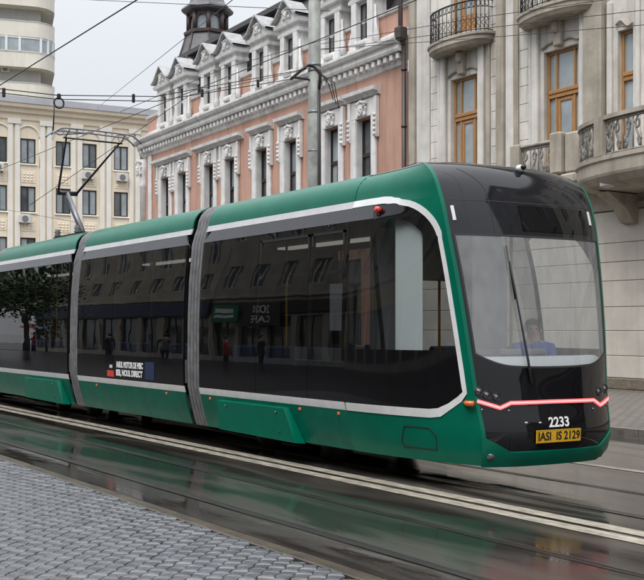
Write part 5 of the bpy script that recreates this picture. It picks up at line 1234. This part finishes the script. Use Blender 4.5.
# ================================================================== PEOPLE
def person(label, loc, rz, top, bottom, seated=False, h=1.72, hairm='hair', group=None, arm='down'):
    t = thing('person', label, 'person', loc, rz, group, local=True); k = h / 1.72
    # one connected skeleton, grown into one skin
    if seated: V = {'pel': (0, 0, .10), 'sp': (0, 0, .30), 'ch': (.02, 0, .50), 'nk': (.03, 0, .63), 'hd': (.05, 0, .74), 'ht': (.045, 0, .83)}
    else: V = {'pel': (0, 0, .92), 'sp': (0, 0, 1.12), 'ch': (0, 0, 1.32), 'nk': (.01, 0, 1.46), 'hd': (.025, 0, 1.57), 'ht': (.02, 0, 1.66)}
    rad = {'pel': (.15, .13), 'sp': (.135, .115), 'ch': (.165, .12), 'nk': (.058, .058), 'hd': (.082, .092), 'ht': (.066, .075)}
    E = [('pel', 'sp'), ('sp', 'ch'), ('ch', 'nk'), ('nk', 'hd'), ('hd', 'ht')]
    zc = V['ch'][2]
    for s, n in ((-1, 'l'), (1, 'r')):
        if seated: arm_p = [(.02, s * .20, zc + .05), (.10, s * .25, zc - .22), (.36, s * .20, zc - .26), (.42, s * .19, zc - .25)]
        elif arm == 'hold' and s > 0: arm_p = [(0, s * .20, zc + .06), (.06, s * .25, zc - .20), (.24, s * .16, zc - .06), (.28, s * .14, zc - .02)]
        else: arm_p = [(0, s * .20, zc + .06), (-.02, s * .27, zc - .22), (.06, s * .28, zc - .46), (.08, s * .28, zc - .54)]
        for i, (nm, rr) in enumerate((('sh', .065), ('el', .048), ('wr', .034), ('hn', .040))): V[nm + n] = arm_p[i]; rad[nm + n] = (rr, rr)
        E += [('ch', 'sh' + n), ('sh' + n, 'el' + n), ('el' + n, 'wr' + n), ('wr' + n, 'hn' + n)]
        leg = [(.06, s * .10, .08), (.45, s * .12, .10), (.48, s * .12, -.33), (.60, s * .12, -.38)] if seated else [(0, s * .095, .82), (.03 * s, s * .11, .47), (-.02 * s, s * .11, .085), (.12, s * .12, .04)]
        for i, (nm, rr) in enumerate((('hp', .095), ('kn', .065), ('an', .045), ('to', .04))): V[nm + n] = leg[i]; rad[nm + n] = (rr, rr)
        E += [('pel', 'hp' + n), ('hp' + n, 'kn' + n), ('kn' + n, 'an' + n), ('an' + n, 'to' + n)]
    ks = list(V); me = bpy.data.meshes.new('sk'); me.from_pydata([tuple(c * k for c in V[n]) for n in ks], [(ks.index(a), ks.index(b)) for a, b in E], [])
    o = bpy.data.objects.new('sk', me); COL.objects.link(o); sm = o.modifiers.new('s', 'SKIN'); sm.use_smooth_shade = True; ss = o.modifiers.new('d', 'SUBSURF'); ss.levels = 1; ss.render_levels = 1
    for i, n in enumerate(ks): me.skin_vertices[0].data[i].radius = tuple(c * k for c in rad[n]); me.skin_vertices[0].data[i].use_root = (n == 'pel')
    dg = bpy.context.evaluated_depsgraph_get(); dg.update(); m2 = bpy.data.meshes.new_from_object(o.evaluated_get(dg)); bpy.data.objects.remove(o); bpy.data.meshes.remove(me)
    m2.materials.clear()
    for nm in (top, bottom, 'skin', 'shoe'): m2.materials.append(MATS[nm])
    zn, zh = V['nk'][2] * k, V['pel'][2] * k; hn = [Vector(V['hnl']) * k, Vector(V['hnr']) * k]
    for p in m2.polygons:
        c = p.center; idx = 0
        if c.z > zn - .015: idx = 2
        elif min((c - q).length for q in hn) < .075: idx = 2
        elif c.z < zh - .04 and not (abs(c.y) > .2 and c.z > zh - .3): idx = 1
        if not seated and c.z < .09: idx = 3
        p.material_index = idx; p.use_smooth = True
    b = bpy.data.objects.new('body', m2); COL.objects.link(b); b.parent = t
    hd = Vector(V['hd']) * k; hm = MB().ell((hd.x - .018, 0, hd.z + .045), .105 * k, .098 * k, .095 * k, 14, 10)
    hm.v = [(min(x, hd.x + .03 + max(0, z - hd.z - .05) * .9) if z < hd.z + .12 else x, y, max(z, hd.z - .05)) for x, y, z in hm.v]; hm.build('hair', hairm, t)
    fc = MB().ell((hd.x + .095 * k, 0, hd.z - .005), .022, .015, .026, 8, 6)
    for s in (-1, 1): fc.ell((hd.x, s * .088 * k, hd.z), .018, .012, .03, 6, 5)
    fc.build('face_features', 'skin', t); ey = MB()
    for s in (-1, 1): ey.ell((hd.x + .082 * k, s * .033, hd.z + .022), .010, .013, .008, 6, 5)
    ey.build('eyes', 'ink_black', t)
    return t
person('tram driver in a blue shirt seated behind the windshield', (-8.47, YC + .60, .88), R(-38), 'shirt_blue', 'trouser', seated=True)
def umbrella(label, x, y, z, m):
    t = thing('umbrella', label, 'umbrella', (x, y, z)); n = 8; rows = []
    for r_, dz in ((.03, .22), (.25, .19), (.42, .10), (.54, -.03)): rows.append([(x + r_ * (1 - .05 * (k % 2)) * math.cos(2 * math.pi * k / 16), y + r_ * (1 - .05 * (k % 2)) * math.sin(2 * math.pi * k / 16), z + .75 + dz) for k in range(16)])
    MB().grid(rows, True, True).build('canopy', m, t); MB().tube([(x, y, z - .05), (x, y, z + 1.02)], .008, 6).build('shaft', 'iron', t)
PZ0 = -.025 + .028
def mirrored(u, Yr): a = atY(u, 328, 2 * (YC - 1.2) - Yr); return a.x, Yr
for u, yr, top, lab, um in ((34, -6.0, 'coat_red', 'pedestrian in a dark red coat under a red umbrella, mirrored in the rear window', 'umbrella_red'), (46, -7.0, 'coat_grey', 'pedestrian in a grey coat under a blue umbrella, mirrored in the rear window', 'umbrella_blue'),
                           (226, -3.5, 'coat_red', 'pedestrian in a red jacket mirrored in the first module window', None), (262, -5.0, 'coat_dark', 'pedestrian in a dark coat mirrored below the cafe sign', None),
                           (110, -4.0, 'coat_dark', 'pedestrian in a dark coat mirrored left in the second module', None), (165, -6.0, 'coat_grey', 'pedestrian in a grey jacket mirrored right in the second module', None)):
    x, y = mirrored(u, yr); z0 = -.028
    person(lab, (x, y, z0), R(60 + u), top, 'trouser', h=1.62 + (u % 7) * .02, group='pedestrians on the near pavement', arm='hold' if um else 'down')
    if um:
        a = R(60 + u); k = (1.62 + (u % 7) * .02) / 1.72; hx, hy = .28 * k, .14 * k
        umbrella(('red' if 'red' in um else 'pale blue') + ' open umbrella held by a pedestrian, mirrored in the rear window', x + hx * math.cos(a) - hy * math.sin(a), y + hx * math.sin(a) + hy * math.cos(a), 1.29 * k + z0, um)

for o in bpy.data.objects:
    if '_base' in o: del o['_base']
